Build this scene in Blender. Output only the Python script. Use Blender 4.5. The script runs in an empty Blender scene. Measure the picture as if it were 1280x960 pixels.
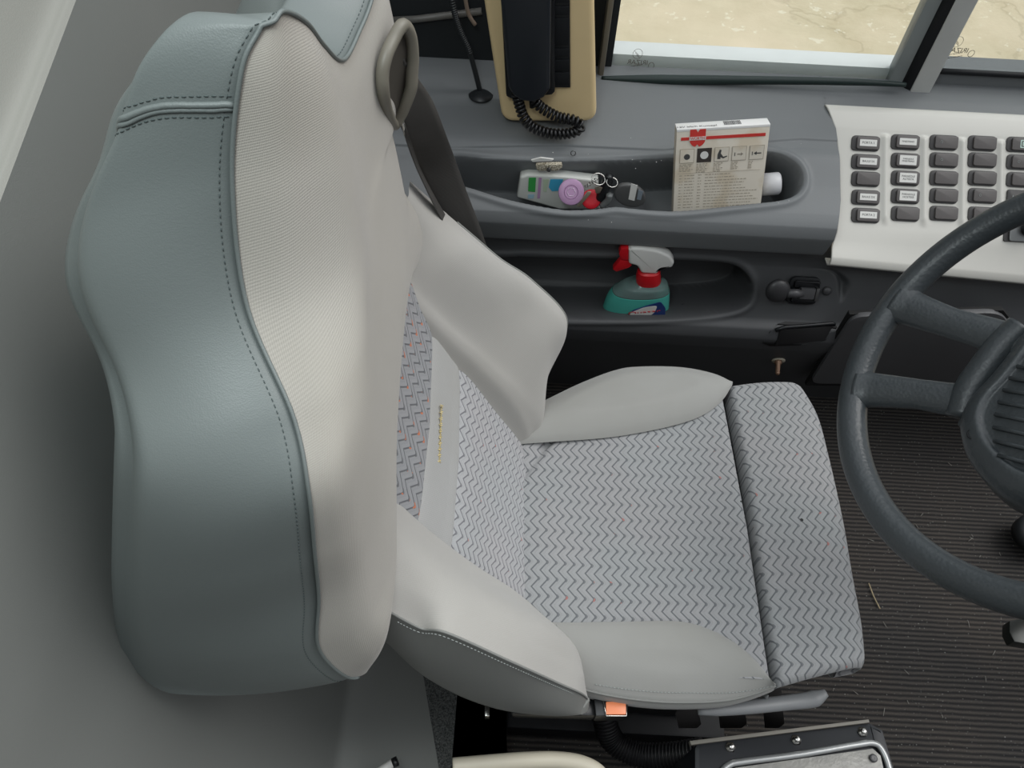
import bpy, bmesh, math, random
import numpy as np
from mathutils import Vector, Matrix
random.seed(7); rng = np.random.RandomState(3)
COL = bpy.context.scene.collection
sc = bpy.context.scene

# ---------------------------------------------------------------- camera
F = 961.; TH = math.radians(36); RO = math.radians(3)
C = np.array([0, 0, 1.48])
D = np.array([0, math.sin(TH), -math.cos(TH)]); U0 = np.array([0, math.cos(TH), math.sin(TH)]); X0 = np.array([1., 0, 0])
R = math.cos(RO)*X0+math.sin(RO)*U0; U = math.cos(RO)*U0-math.sin(RO)*X0
cam = bpy.data.cameras.new('camera'); camo = bpy.data.objects.new('camera', cam); COL.objects.link(camo)
cam.sensor_width = 36; cam.lens = F/1280*36; cam.clip_start = .02; cam.clip_end = 100
M = Matrix(((R[0], U[0], -D[0], C[0]), (R[1], U[1], -D[1], C[1]), (R[2], U[2], -D[2], C[2]), (0, 0, 0, 1)))
camo.matrix_world = M
sc.camera = camo

def ray(px, py): return D+R*(px-640)/F+U*(480-py)/F
def on(px, py, ax, val):                 # where the sight line of a measured point meets the plane axis=val
    r = ray(px, py); t = (val-C[ax])/r[ax]; return C+t*r
def onY(px, py, Y): return on(px, py, 1, Y)
def onZ(px, py, Z): return on(px, py, 2, Z)
def onP(px, py, o, n):
    r = ray(px, py); return C+r*(((np.array(o)-C)@n)/(r@n))

# ---------------------------------------------------------------- materials
def srgb(c):
    return tuple(((x/255)/12.92 if x/255 <= .04045 else ((x/255+.055)/1.055)**2.4) for x in c)
class NT:
    def __init__(s, name):
        s.m = bpy.data.materials.new(name); s.m.use_nodes = True; s.t = s.m.node_tree
        s.b = s.t.nodes['Principled BSDF']
    def n(s, typ, **kw):
        x = s.t.nodes.new(typ)
        for k, v in kw.items():
            if k in ('operation', 'blend_type', 'data_type', 'wave_type', 'bands_direction', 'feature', 'wave_profile', 'use_clamp'): setattr(x, k, v)
            else: x.inputs[k.replace('_', ' ')].default_value = v
        return x
    def l(s, a, b): s.t.links.new(a, b)
    def math(s, op, a, b=None, c=None):
        x = s.t.nodes.new('ShaderNodeMath'); x.operation = op
        for i, v in enumerate((a, b, c)):
            if v is None: continue
            if isinstance(v, (int, float)): x.inputs[i].default_value = v
            else: s.l(v, x.inputs[i])
        return x.outputs[0]
    def mix(s, f, a, b, bt='MIX'):
        x = s.t.nodes.new('ShaderNodeMix'); x.data_type = 'RGBA'; x.blend_type = bt
        for sock, v in ((x.inputs['Factor'], f), (x.inputs['A'], a), (x.inputs['B'], b)):
            if isinstance(v, (int, float)): sock.default_value = v
            elif isinstance(v, tuple): sock.default_value = (*v, 1) if len(v) == 3 else v
            else: s.l(v, sock)
        return x.outputs['Result']
    def noise(s, scale, detail=3, vec=None, rough=.5):
        x = s.n('ShaderNodeTexNoise', Scale=scale, Detail=detail, Roughness=rough)
        s.l(vec if vec is not None else s.obj(), x.inputs['Vector'])
        return x.outputs['Fac']
    def obj(s):
        if not hasattr(s, '_tc'): s._tc = s.t.nodes.new('ShaderNodeTexCoord')
        return s._tc.outputs['Object']
    def uv(s): s.obj(); return s._tc.outputs['UV']
    def ramp(s, f, a, b):
        x = s.t.nodes.new('ShaderNodeMapRange'); x.clamp = True
        s.l(f, x.inputs['Value']); x.inputs['From Min'].default_value = a; x.inputs['From Max'].default_value = b
        return x.outputs['Result']
    def bump(s, h, strength=.3, dist=.001):
        x = s.n('ShaderNodeBump', Strength=strength, Distance=dist); s.l(h, x.inputs['Height']); s.l(x.outputs['Normal'], s.b.inputs['Normal'])
    def color(s, c):
        if isinstance(c, tuple): s.b.inputs['Base Color'].default_value = (*c, 1)
        else: s.l(c, s.b.inputs['Base Color'])
    def set(s, rough=.5, metal=0, spec=.5, sheen=0):
        s.b.inputs['Roughness'].default_value = rough; s.b.inputs['Metallic'].default_value = metal
        s.b.inputs['Specular IOR Level'].default_value = spec
        if sheen: s.b.inputs['Sheen Weight'].default_value = sheen
_mc = {}
def plain(c, rough=.5, metal=0, spec=.5, bump=0, bs=600, var=.06):
    k = (c, rough, metal, spec, bump, bs, var)
    if k in _mc: return _mc[k]
    t = NT('plain_%d_%d_%d' % c); col = srgb(c)
    f = t.noise(25, 4)
    t.color(t.mix(f, tuple(x*(1-var) for x in col), tuple(min(1, x*(1+var)) for x in col)))
    t.set(rough, metal, spec)
    if bump: t.bump(t.noise(bs, 2), bump, .0006)
    _mc[k] = t.m; return t.m

def m_weave(name, c, per=.0022, var=.10, stain=None, bumpk=.35):
    t = NT(name); uv = t.uv(); sx = t.n('ShaderNodeSeparateXYZ'); t.l(uv, sx.inputs[0]); k = 2*math.pi/per
    u, v = sx.outputs['X'], sx.outputs['Y']
    a = t.math('SINE', t.math('MULTIPLY', t.math('ADD', u, v), k*.7)); b = t.math('SINE', t.math('MULTIPLY', t.math('SUBTRACT', u, v), k*.45))
    w = t.math('ADD', t.math('MULTIPLY', t.math('MULTIPLY', a, b), .5), .5)
    nz = t.noise(900, 2); w2 = t.math('ADD', t.math('MULTIPLY', w, .65), t.math('MULTIPLY', nz, .35))
    base = srgb(c)
    col = t.mix(w2, tuple(x*(1-var) for x in base), tuple(min(1, x*(1+var)) for x in base))
    big = t.ramp(t.noise(7, 3), .35, .7)
    col = t.mix(t.math('MULTIPLY', big, .55), col, tuple(x*y for x, y in zip(base, stain or (.88, .87, .83))))
    t.color(col); t.set(.95, 0, .15, .25); t.bump(w2, bumpk, .0006); return t.m

def m_chevron(name, c, lc, per=.0125, P=.0245, A=.0105, extra=False):
    t = NT(name); uv = t.uv(); sx = t.n('ShaderNodeSeparateXYZ'); t.l(uv, sx.inputs[0]); u, v = sx.outputs['X'], sx.outputs['Y']
    tri = t.math('DIVIDE', t.math('PINGPONG', v, P/2), P/2)
    # clipped zigzag: short flats at the right-hand tips
    tri = t.math('MINIMUM', tri, .93)
    xx = t.math('SUBTRACT', t.math('ADD', u, t.math('MULTIPLY', v, .04)), t.math('MULTIPLY', tri, A))
    m = t.math('FRACT', t.math('DIVIDE', xx, per))
    d = t.math('ABSOLUTE', t.math('SUBTRACT', m, .5))
    line = t.math('SUBTRACT', 1., t.ramp(d, .06, .13))
    # small knots at the tips
    knot = t.math('MULTIPLY', t.math('GREATER_THAN', tri, .74), t.math('LESS_THAN', t.math('ABSOLUTE', t.math('SUBTRACT', m, .59)), .12))
    line = t.math('MAXIMUM', line, t.math('MULTIPLY', knot, .8))
    fine = t.math('ADD', t.math('MULTIPLY', t.math('SINE', t.math('MULTIPLY', v, 2*math.pi/.0012)), .5), .5)
    nz = t.noise(700, 3)
    base = srgb(c); l2 = srgb(lc)
    tex = t.math('ADD', t.math('MULTIPLY', fine, .35), t.math('MULTIPLY', nz, .65))
    col = t.mix(tex, tuple(x*.82 for x in base), tuple(min(1, x*1.15) for x in base))
    shade = t.ramp(m, .55, 1.)
    col = t.mix(t.math('MULTIPLY', shade, .28), col, tuple(x*.66 for x in base))
    hue = t.ramp(t.noise(9, 2), .4, .65)
    col = t.mix(t.math('MULTIPLY', hue, .5), col, t.mix(1., col, (.93, 1., 1.0), 'MULTIPLY'))
    lf = t.math('MULTIPLY', line, .78)
    col = t.mix(lf, col, l2)
    nn = t.noise(60, 1)
    sp = t.math('MULTIPLY', t.math('GREATER_THAN', nn, .71 if not extra else .58), t.math('MULTIPLY', knot, .55 if not extra else .9))
    col = t.mix(sp, col, srgb((190, 110, 100) if not extra else (205, 110, 60)))
    t.color(col); t.set(.9, 0, .2, .2)
    h = t.math('ADD', t.math('MULTIPLY', line, -1.), t.math('MULTIPLY', tex, .35)); t.bump(h, .5, .001); return t.m

def m_vinyl(name, c, rough=.5, spec=.4, scale=900, bump=.15, var=.05):
    t = NT(name); base = srgb(c); f = t.noise(6, 3)
    t.color(t.mix(f, tuple(x*(1-var) for x in base), tuple(min(1, x*(1+var)) for x in base)))
    t.set(rough, 0, spec)
    vo = t.n('ShaderNodeTexVoronoi', Scale=scale); t.l(t.obj(), vo.inputs['Vector'])
    t.bump(t.math('ADD', vo.outputs['Distance'], t.noise(300, 2)), bump, .0005); return t.m

M_FAB = m_weave('seat_fabric', (165, 161, 154), per=.0017, var=.17, bumpk=.45)
M_FAB2 = m_weave('seat_fabric_clean', (166, 164, 160), per=.0018, var=.09, stain=(.95, .94, .92))
M_BOL = m_weave('bolster_fabric', (153, 153, 150), per=.0012, var=.07, stain=(.84, .83, .80), bumpk=.25)
M_CHE = m_chevron('chevron_fabric', (152, 152, 153), (80, 83, 88))
M_CHE2 = m_chevron('chevron_fabric_back', (168, 167, 169), (88, 88, 94), per=.0125, P=.021, A=.010)
M_CHE3 = m_chevron('leaf_fabric', (146, 146, 149), (56, 58, 64), per=.017, P=.030, A=.020, extra=True)
M_BAND = m_weave('band_fabric', (160, 160, 159), per=.0028, var=.12)
M_VIN = m_vinyl('seat_vinyl', (106, 113, 112), .45, .45)
M_VIN2 = m_vinyl('bolster_vinyl', (128, 129, 126), .7, .3)
M_SIDE = m_vinyl('console_plastic', (114, 117, 119), .48, .45)
M_LOW = m_vinyl('lower_plastic', (76, 77, 79), .5, .45)
M_WALL = m_vinyl('partition_plastic', (126, 128, 125), .55, .35)
M_WALLU = m_vinyl('partition_upper_plastic', (132, 132, 126), .55, .35)
M_SILV = m_vinyl('silver_panel', (212, 210, 203), .35, .5, scale=1500, bump=.05)
M_BLK = plain((22, 24, 27), .35, 0, .5, .1)
M_BLKM = plain((18, 20, 24), .6, 0, .4, .15)
M_GUN = plain((70, 70, 72), .4, 0, .5, .1)
M_CHROME = plain((190, 188, 184), .22, 1, .5)
M_STEEL = plain((120, 120, 120), .4, 1, .5)
M_THREAD = plain((74, 84, 84), .8)
M_THREADL = plain((160, 166, 164), .8)
M_WHITE = plain((225, 224, 220), .45)
M_RED = plain((205, 25, 35), .4)
M_SWITCH = m_vinyl('switch_plastic', (92, 88, 87), .45, .45)
M_SWBODY = plain((58, 56, 56), .45)
M_INK = plain((70, 70, 70), .7)

# ---------------------------------------------------------------- builders
def link(name, me, mat, parent=None, smooth=True, **props):
    o = bpy.data.objects.new(name, me); COL.objects.link(o)
    if mat is not None:
        for m in (mat if isinstance(mat, (list, tuple)) else [mat]): me.materials.append(m)
    if smooth and len(me.polygons): me.polygons.foreach_set('use_smooth', [True]*len(me.polygons))
    if parent is not None:
        o.parent = parent
        l = parent.location.copy() if parent.parent is None else Vector((0, 0, 0))
        o.matrix_parent_inverse = Matrix.Translation(-l)
    for k, v in props.items(): o[k] = v
    return o
def thing(name, label, cat, loc, group=None):
    o = bpy.data.objects.new(name, None); COL.objects.link(o); o.location = tuple(float(x) for x in loc); o.empty_display_size = .03
    o['label'] = label; o['category'] = cat
    if group: o['group'] = group
    return o
def tag(o, label, cat, group=None):
    o['label'] = label; o['category'] = cat
    if group: o['group'] = group
    return o
def mesh(name, V, Fc, mat, parent=None, smooth=True, uv=None, **props):
    me = bpy.data.meshes.new(name); me.from_pydata([tuple(map(float, v)) for v in V], [], Fc)
    if uv is not None:
        ul = me.uv_layers.new(name='UVMap'); idx = np.empty(len(me.loops), int); me.loops.foreach_get('vertex_index', idx)
        ul.data.foreach_set('uv', np.asarray(uv, float)[idx].ravel())
    me.validate(); me.update()
    return link(name, me, mat, parent, smooth, **props)
def gridfaces(n, m, closed=False, flip=False, off=0):
    f = []
    mm = m if closed else m-1
    for i in range(n-1):
        for j in range(mm):
            a, b, c, d = i*m+j, i*m+(j+1) % m, (i+1)*m+(j+1) % m, (i+1)*m+j
            q = (a, b, c, d) if not flip else (d, c, b, a)
            f.append(tuple(x+off for x in q))
    return f
def grid(name, P, mat, parent=None, flip=False, closed=False, uv='arc', keep=None, thick=0, **props):
    n, m = P.shape[:2]
    if isinstance(uv, str):
        du = np.linalg.norm(np.diff(P, axis=0), axis=2).mean(1); dv = np.linalg.norm(np.diff(P, axis=1), axis=2).mean(0)
        uu = np.concatenate([[0], np.cumsum(du)]); vv = np.concatenate([[0], np.cumsum(dv)])
        uv = np.stack(np.meshgrid(uu, vv, indexing='ij'), -1)
    fc = gridfaces(n, m, closed, flip)
    o = mesh(name, P.reshape(-1, 3), fc, mat, parent, uv=np.asarray(uv).reshape(-1, 2), **props)
    if thick:
        md = o.modifiers.new('thickness', 'SOLIDIFY'); md.thickness = thick; md.offset = -1
    return o
def cr(P, n, axis=0, closed=False):       # Catmull-Rom resample along axis to n samples (uniform parameter)
    P = np.moveaxis(np.asarray(P, float), axis, 0); k = len(P)
    t = np.linspace(0, k if closed else k-1, n, endpoint=not closed)
    i = np.floor(t).astype(int)
    if not closed: i = np.minimum(i, k-2)
    f = (t-i).reshape((-1,)+(1,)*(P.ndim-1))
    g = (lambda j: P[j % k]) if closed else (lambda j: np.where(((j < 0).reshape((-1,)+(1,)*(P.ndim-1))), 2*P[0]-P[1], np.where((j > k-1).reshape((-1,)+(1,)*(P.ndim-1)), 2*P[-1]-P[-2], P[np.clip(j, 0, k-1)])))
    a, b, c, d = g(i-1), g(i), g(i+1), g(i+2)
    o = .5*((2*b)+(c-a)*f+(2*a-5*b+4*c-d)*f**2+(3*b-a-3*c+d)*f**3)
    return np.moveaxis(o, 0, axis)
def frames(P):
    P = np.asarray(P, float); T = np.gradient(P, axis=0); T /= np.linalg.norm(T, axis=1)[:, None]+1e-12
    n = np.cross(T[0], [0, 0, 1.]);
    if np.linalg.norm(n) < .1: n = np.cross(T[0], [0, 1., 0])
    n /= np.linalg.norm(n); N = [n]
    for i in range(1, len(P)):
        n = N[-1]-T[i]*(N[-1]@T[i]); n /= np.linalg.norm(n)+1e-12; N.append(n)
    N = np.array(N); return T, N, np.cross(T, N)
def tubeVF(P, r, seg=12, closed=False, flat=1., caps=True, up=None):
    P = np.asarray(P, float); T, N, B = frames(P); r = np.broadcast_to(r, (len(P),))
    if up is not None:
        B = np.array([up]*len(P), float); B -= T*(B*T).sum(1)[:, None]; B /= np.linalg.norm(B, axis=1)[:, None]; N = np.cross(B, T)
    a = np.linspace(0, 2*math.pi, seg, endpoint=False)
    V = P[:, None]+r[:, None, None]*(np.cos(a)[None, :, None]*N[:, None]+flat*np.sin(a)[None, :, None]*B[:, None])
    n = len(P); Fc = gridfaces(n, seg, True)
    if closed:
        Fc += [((n-1)*seg+j, (n-1)*seg+(j+1) % seg, (j+1) % seg, j) for j in range(seg)]
    elif caps:
        Fc += [tuple(range(seg))[::-1], tuple((n-1)*seg+j for j in range(seg))]
    return V.reshape(-1, 3), Fc
def tube(name, P, r, mat, parent=None, seg=12, closed=False, flat=1., up=None, **props):
    V, Fc = tubeVF(P, r, seg, closed, flat, up=up); return mesh(name, V, Fc, mat, parent, **props)
def prism(name, pts, depth, mat, parent=None, bevel=0, bseg=2, smooth=False, **props):
    """pts: planar 3-D outline; depth: extrusion vector"""
    bm = bmesh.new(); vs = [bm.verts.new(tuple(map(float, p))) for p in pts]; f = bm.faces.new(vs)
    r = bmesh.ops.extrude_face_region(bm, geom=[f]); nv = [g for g in r['geom'] if isinstance(g, bmesh.types.BMVert)]
    bmesh.ops.translate(bm, verts=nv, vec=tuple(map(float, depth)))
    bmesh.ops.recalc_face_normals(bm, faces=bm.faces)
    if bevel:
        bm.edges.ensure_lookup_table()
        ed = [e for e in bm.edges if len(e.link_faces) == 2 and e.calc_face_angle() > .5]
        bmesh.ops.bevel(bm, geom=ed, offset=bevel, segments=bseg, affect='EDGES', profile=.6)
    me = bpy.data.meshes.new(name); bm.to_mesh(me); bm.free()
    o = link(name, me, mat, parent, smooth or bevel > 0, **props)
    if smooth or bevel > 0: me.set_sharp_from_angle(angle=math.radians(40))
    return o
def box(name, o0, u, v, w, mat, parent=None, bevel=.001, **props):
    o0, u, v, w = map(lambda x: np.asarray(x, float), (o0, u, v, w))
    return prism(name, [o0, o0+u, o0+u+v, o0+v], w, mat, parent, bevel, **props)
def rounded(pts, r=.3, n=4):           # round the corners of a closed outline by the fraction r of its shorter side
    pts = [np.asarray(p, float) for p in pts]; out = []
    for i, p in enumerate(pts):
        a, b = pts[i-1], pts[(i+1) % len(pts)]; la, lb = np.linalg.norm(a-p), np.linalg.norm(b-p); d = min(la, lb)*r
        s, e = p+(a-p)/la*d, p+(b-p)/lb*d
        for k in range(n+1):
            t = k/n; out.append((1-t)**2*s+2*t*(1-t)*p+t*t*e)
    return out
def text(name, body, origin, ux, uy, size, mat, parent=None, depth=.0002, mirror=False, **props):
    """flat lettering in the plane ux, uy starting at origin; size = cap height-ish metres"""
    cu = bpy.data.curves.new('t', 'FONT'); cu.body = body; cu.size = size; cu.align_x = 'CENTER'; cu.align_y = 'CENTER'; cu.extrude = depth; cu.resolution_u = 3
    to = bpy.data.objects.new('t', cu); COL.objects.link(to); bpy.context.view_layer.update()
    me = bpy.data.meshes.new_from_object(to.evaluated_get(bpy.context.evaluated_depsgraph_get())); bpy.data.objects.remove(to); bpy.data.curves.remove(cu)
    ux, uy = np.asarray(ux, float), np.asarray(uy, float); nz = np.cross(ux, uy); nz /= np.linalg.norm(nz)
    for v in me.vertices:
        p = np.asarray(origin)+ux*v.co.x*(-1 if mirror else 1)+uy*v.co.y+nz*v.co.z; v.co = p
    me.name = name
    return link(name, me, mat, parent, False, **props)
def multi(name, parts, mat, parent=None, smooth=True, **props):    # several little pieces of one part
    V, Fc, o = [], [], 0
    for v, f in parts:
        V += [tuple(x) for x in v]; Fc += [tuple(i+o for i in q) for q in f]; o += len(v)
    return mesh(name, V, Fc, mat, parent, smooth, **props)
def dashes(P, N, r=.0005, dash=.003, gap=.0016):
    P = np.asarray(P, float); s = np.concatenate([[0], np.cumsum(np.linalg.norm(np.diff(P, axis=0), axis=1))]); out = []; t = gap
    I = lambda x: np.array([np.interp(x, s, P[:, k]) for k in range(3)])+N
    while t+dash < s[-1]:
        out.append(tubeVF([I(t), I(t+dash*.5), I(t+dash)], [r*.6, r, r*.6], 5)); t += dash+gap
    return out
def norm(v): v = np.asarray(v, float); return v/np.linalg.norm(v)
def smooth01(x): x = np.clip(x, 0, 1); return x*x*(3-2*x)

# ================================================================= DRIVER SEAT
YC = .49
seat = thing('driver_seat', 'grey fabric driver seat with tall winged backrest and zigzag patterned cushion', 'seat', (.18, YC, 0))
def tz(z): return smooth01((z-1.03)/.10)      # 0 at the shoulders, 1 at the headrest
def W(w, h, X):
    t = float(tz(1.48-h)); return np.array([X+.09*(1-t)*min(w, 0), YC-w, 1.48-h])
def skew_top(p, u):
    t = float(tz(p[2])); a = np.interp(u, [-1, -.7, -.35, 0, .4, .75, 1], [.066, .066, .058, .042, .018, 0, 0])
    return p+np.array([.012*t*max(0, -u), .03*t*(1-u), -a*t])
# --- upper backrest (headrest and shoulders): rows from rolled lip to the top seam
# row: seam(w,h,X), hc (h at centre), h at .7, X at 0,.4,.7,.88
rows = [
 ((.262, .775, -.165), .630, .720, (-.160, -.160, -.165, -.175)),
 ((.277, .784, -.128), .612, .700, (-.122, -.120, -.112, -.112)),
 ((.291, .762, -.142), .590, .665, (-.110, -.107, -.097, -.098)),
 ((.287, .690, -.158), .562, .620, (-.106, -.104, -.095, -.106)),
 ((.270, .612, -.148), .535, .575, (-.106, -.105, -.098, -.108)),
 ((.262, .540, -.140), .505, .525, (-.110, -.107, -.098, -.108)),
 ((.247, .472, -.135), .470, .475, (-.116, -.110, -.100, -.108)),
 ((.210, .435, -.146), .430, .435, (-.122, -.114, -.104, -.114)),
 ((.157, .387, -.178), .388, .390, (-.128, -.118, -.110, -.132)),
 ((.125, .311, -.176), .345, .325, (-.130, -.122, -.114, -.136)),
 ((.106, .250, -.160), .305, .272, (-.132, -.128, -.122, -.136)),
 ((.092, .229, -.147), .280, .244, (-.137, -.136, -.132, -.138)),
]
ctrl = []
for ri_, ((sw, sh, sX), hc, h7, (x0, x4, x7, x8)) in enumerate(rows):
    f8 = (.2, .2, .25, .45)[ri_] if ri_ < 4 else .62
    if ri_ == 11: f8 = 1.05
    h8 = h7+(sh-h7)*f8
    pts = {0: (hc, x0), .4: (hc+(h7-hc)*.45, x4), .7: (h7, x7), .88: (h8, x8), .96: (h8+(sh-h8)*.45, x8*.72+sX*.28), 1: (sh, sX)}
    us = [-1, -.96, -.88, -.7, -.4, 0, .4, .7, .88, .96, 1]
    rec = .038*(0, 0, 0, .3, .8, 1, 1, 1, .8, .3, 0, 0)[ri_]
    ctrl.append([skew_top(W(sw*u, *pts[abs(u)])-np.array([rec*float(smooth01((-u-.45)/.45)), 0, 0]), u) for u in us])
ctrl = np.array(ctrl)                               # u=-1 is the far side (w negative)
UP = cr(cr(ctrl, 150, 0), 121, 1)
for _ in range(40): UP[:, 1:-1, 0] = (UP[:, :-2, 0]+2*UP[:, 1:-1, 0]+UP[:, 2:, 0])/4
up_o = grid('backrest_upper_cover', UP, M_FAB, seat, flip=True, label='light grey woven fabric')
# seam loop: near side up, over the top, far side down
seam = np.concatenate([UP[22:, -1][:], UP[-1, ::-1][1:-1], UP[22:, 0][::-1]])
ns = len(seam)
Bk = [W(.30, .815, -.36), onY(162, 850, YC-.295), onY(152, 780, YC-.285), onY(150, 700, YC-.27), onY(150, 620, YC-.255), onY(150, 560, YC-.235), onY(130, 470, YC-.19),
      onY(95, 400, YC-.17), onY(77, 345, YC-.155), onY(82, 290, YC-.14), onY(100, 230, YC-.13), onY(130, 170, YC-.12), onY(148, 90, YC-.108), onY(190, 35, YC-.095)]
Bk = [np.array(b) for b in Bk]
mir = lambda p: np.array([p[0], 2*YC-p[1]+.06*tz(p[2]), p[2]-.066*tz(p[2])])
topmid = [W(.075, .232, -.195), W(.035, .272, -.2), W(-.03, .302, -.2), W(-.10, .300, -.19)]
Bfull = Bk+topmid+[mir(p) for p in Bk[::-1]]
def resamp(P, n):
    P = cr(P, 600); s = np.concatenate([[0], np.cumsum(np.linalg.norm(np.diff(P, axis=0), axis=1))]); q = np.linspace(0, s[-1], n)
    return np.stack([np.interp(q, s, P[:, k]) for k in range(3)], 1)
# match parameters: side, top, side
nside = len(UP[22:, -1]); ntop = ns-2*nside
Bside = resamp(Bk, nside); 
topB = resamp([Bk[-1]]+topmid+[mir(Bk[-1])], ntop+2)[1:-1]
Bloop = np.concatenate([Bside, topB, np.array([mir(p) for p in Bside[::-1]])])
SE = seam.copy(); 
k = np.ones(9)/9
def smoothloop(P, n=2):
    for _ in range(n):
        Q = P.copy(); Q[1:-1] = (P[:-2]+2*P[1:-1]+P[2:])/4; P = Q
    return P
Bloop = smoothloop(Bloop, 12)
cen = np.array([-.2, YC, .93])
band = []
K = 26
for j in range(K+1):
    t = j/K
    P = SE*(1-t)+Bloop*t
    o = P-cen; o[:, 0] = 0; o /= np.linalg.norm(o, axis=1)[:, None]
    bul = .012*(math.sin(math.pi*t)**.8)
    zz_ = smooth01((P[:, 2]-1.10)/.12)[:, None]; bul = bul*(1-.75*zz_)
    if t > .82: bul -= .018*((t-.82)/.18)**2
    if t < .06: bul -= .003*(1-t/.06)
    band.append(P+o*bul)
# rear roll + back cap
last = band[-1]
for kk, (sh, bx) in enumerate([(.985, -.008), (.95, -.014), (.85, -.018), (.5, -.022), (.05, -.022)]):
    P = cen+(last-cen)*np.array([1, sh, sh]); P[:, 0] = last[:, 0]*sh+(1-sh)*(-.33)+bx; band.append(P)
band = np.array(band)
shell = grid('backrest_shell', band, M_VIN, seat, flip=False, label='dark teal grey vinyl shell')
# lower closing strip under the shoulders
lipr = UP[0]; n = len(lipr)
und = np.array([UP[22], UP[10]*.5+UP[0]*.5+np.array([-.02, 0, 0]), UP[0]+np.array([-.05, 0, 0.0]), np.stack([np.full(n, -.33), lipr[:, 1], 1.48-.70+0*lipr[:, 0]], 1)])
grid('backrest_underside', und, M_VIN, seat)
# piping and stitching along the seam
pn = seam-cen; pn[:, 0] = 0; pn /= np.linalg.norm(pn, axis=1)[:, None]
tube('piping', seam+pn*.0008+np.array([.0006, 0, 0]), .0015, M_VIN, shell, seg=8)
# double seam over the near side of the headrest
def bandline(t0, idx0, idx1=None, j0=1, j1=K-1, lift=.0005):
    return None
def bandpt(i, j):                                    # i along loop (float), j across (float)
    i0 = int(np.clip(math.floor(i), 0, ns-2)); j0 = int(np.clip(math.floor(j), 0, K-1)); a, b = i-i0, j-j0
    return (band[j0, i0]*(1-a)*(1-b)+band[j0, i0+1]*a*(1-b)+band[j0+1, i0]*(1-a)*b+band[j0+1, i0+1]*a*b)
st_ = np.array([bandpt(i, 1.7) for i in range(ns)]); st_n = st_-cen; st_n[:, 0] = 0; st_n /= np.linalg.norm(st_n, axis=1)[:, None]
STITCH = dashes(st_+st_n*.0004, 0, .0004, .0026, .0018)
multi('stitching', STITCH, M_THREAD, shell)
iS = int(np.argmin([abs(p[2]-(1.48-.264)) for p in seam[:nside-12]]))
def projy(p):
    v = p-C; d = v@D; return 640+F*(v@R)/d, 480-F*(v@U)/d
def seamline(off):                                  # cross seam: nearly level over the headrest side, dropping towards the back
    out = []
    for j in np.linspace(.6, K-1, 44):
        best = min((abs(projy(bandpt(i, j))[1]-(132+off*3.6+33*max(0, (215-projy(bandpt(i, j))[0])/80)**2)), i) for i in np.arange(iS-22, iS+14, .5))
        out.append(best[1])
    out = np.convolve(np.pad(out, 4, mode='edge'), np.ones(9)/9, 'valid')
    return np.array([bandpt(i, j) for i, j in zip(out, np.linspace(.6, K-1, 44))])
def loft_lines(P, lift): o = P-cen; o[:, 0] = 0; return P+o/np.linalg.norm(o, axis=1)[:, None]*lift
tube('seam_welt', loft_lines(seamline(0), .0002), .0021, M_VIN, shell, seg=8)
tube('seam_welt', loft_lines(seamline(1.6), .0), .0016, M_VIN, shell, seg=8)
multi('stitching', dashes(loft_lines(seamline(-3.), .0005), 0, .00045, .0026, .0016)+dashes(loft_lines(seamline(4.2), .0005), 0, .00045, .0026, .0016), M_THREAD, shell)

# --- lower backrest: bolsters
S = lambda px, py, w: (lambda p: (w, 1.48-p[2], p[0]))(onY(px, py, YC-w))
lrows = [  # seam, then (h,X) at 0/.5 (below panel), .62, .78, .9
 ((.235, .590, -.150), (.590, -.175), (.590, -.150), (.58, -.140), (.58, -.140)),
 ((.248, .660, -.118), (.650, -.150), (.650, -.120), (.64, -.108), (.645, -.110)),
 (S(522, 783, .25), (.720, -.125), (.705, -.095), (.69, -.080), (.70, -.078)),
 (S(560, 791, .258), (.790, -.095), (.765, -.058), (.745, -.035), (.735, -.032)),
 (S(640, 827, .265), (.870, -.055), (.835, -.008), (.800, .022), (.785, .022)),
 (S(695, 852, .262), (.945, -.015), (.905, .040), (.860, .066), (.850, .066)),
 (S(728, 867, .255), (1.010, .015), (.975, .064), (.93, .092), (.92, .100)),
 (S(733, 875, .235), (1.060, .025), (1.04, .050), (1.0, .078), (.975, .095)),
 ((.20, 1.04, .075), (1.09, .01), (1.08, .040), (1.05, .06), (1.04, .07)),
]
ctrl = []
for li_, (seamp, c0, c6, c78, c9) in enumerate(lrows):
    col = {0: c0, .42: c0, .54: (c6[0], (c0[1]+c6[1])/2+.002), .62: c6, .78: c78, .9: c9, 1: seamp[1:]}
    fo = ({1: (.60, -.112), .9: (.59, -.112), .78: (.585, -.115)}, {1: (.66, -.070), .9: (.65, -.078), .78: (.65, -.088)}, {1: (.70, -.035), .9: (.69, -.035), .78: (.69, -.055)},
          {1: (.745, .0), .9: (.73, .0), .78: (.74, -.015)}, {1: (.79, .045), .9: (.785, .045)}, {1: (.865, .100), .9: (.86, .094)}, {1: (.945, .082), .9: (.94, .080), .78: (.94, .070)}, {1: (1.01, .048), .9: (1.0, .048), .78: (1.0, .045)})[li_] if li_ < 8 else {}
    ctrl.append([W(seamp[0]*u, *(fo.get(-u, col[abs(u)]) if u < 0 else col[u])) for u in (-1, -.9, -.78, -.62, -.54, -.42, 0, .42, .54, .62, .78, .9, 1)])
ctrl = np.array(ctrl); LO = cr(cr(ctrl, 110, 0), 161, 1)
lower = grid('backrest_bolsters', LO, M_FAB2, seat, label='pale grey side bolsters of the lower backrest')
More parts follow.
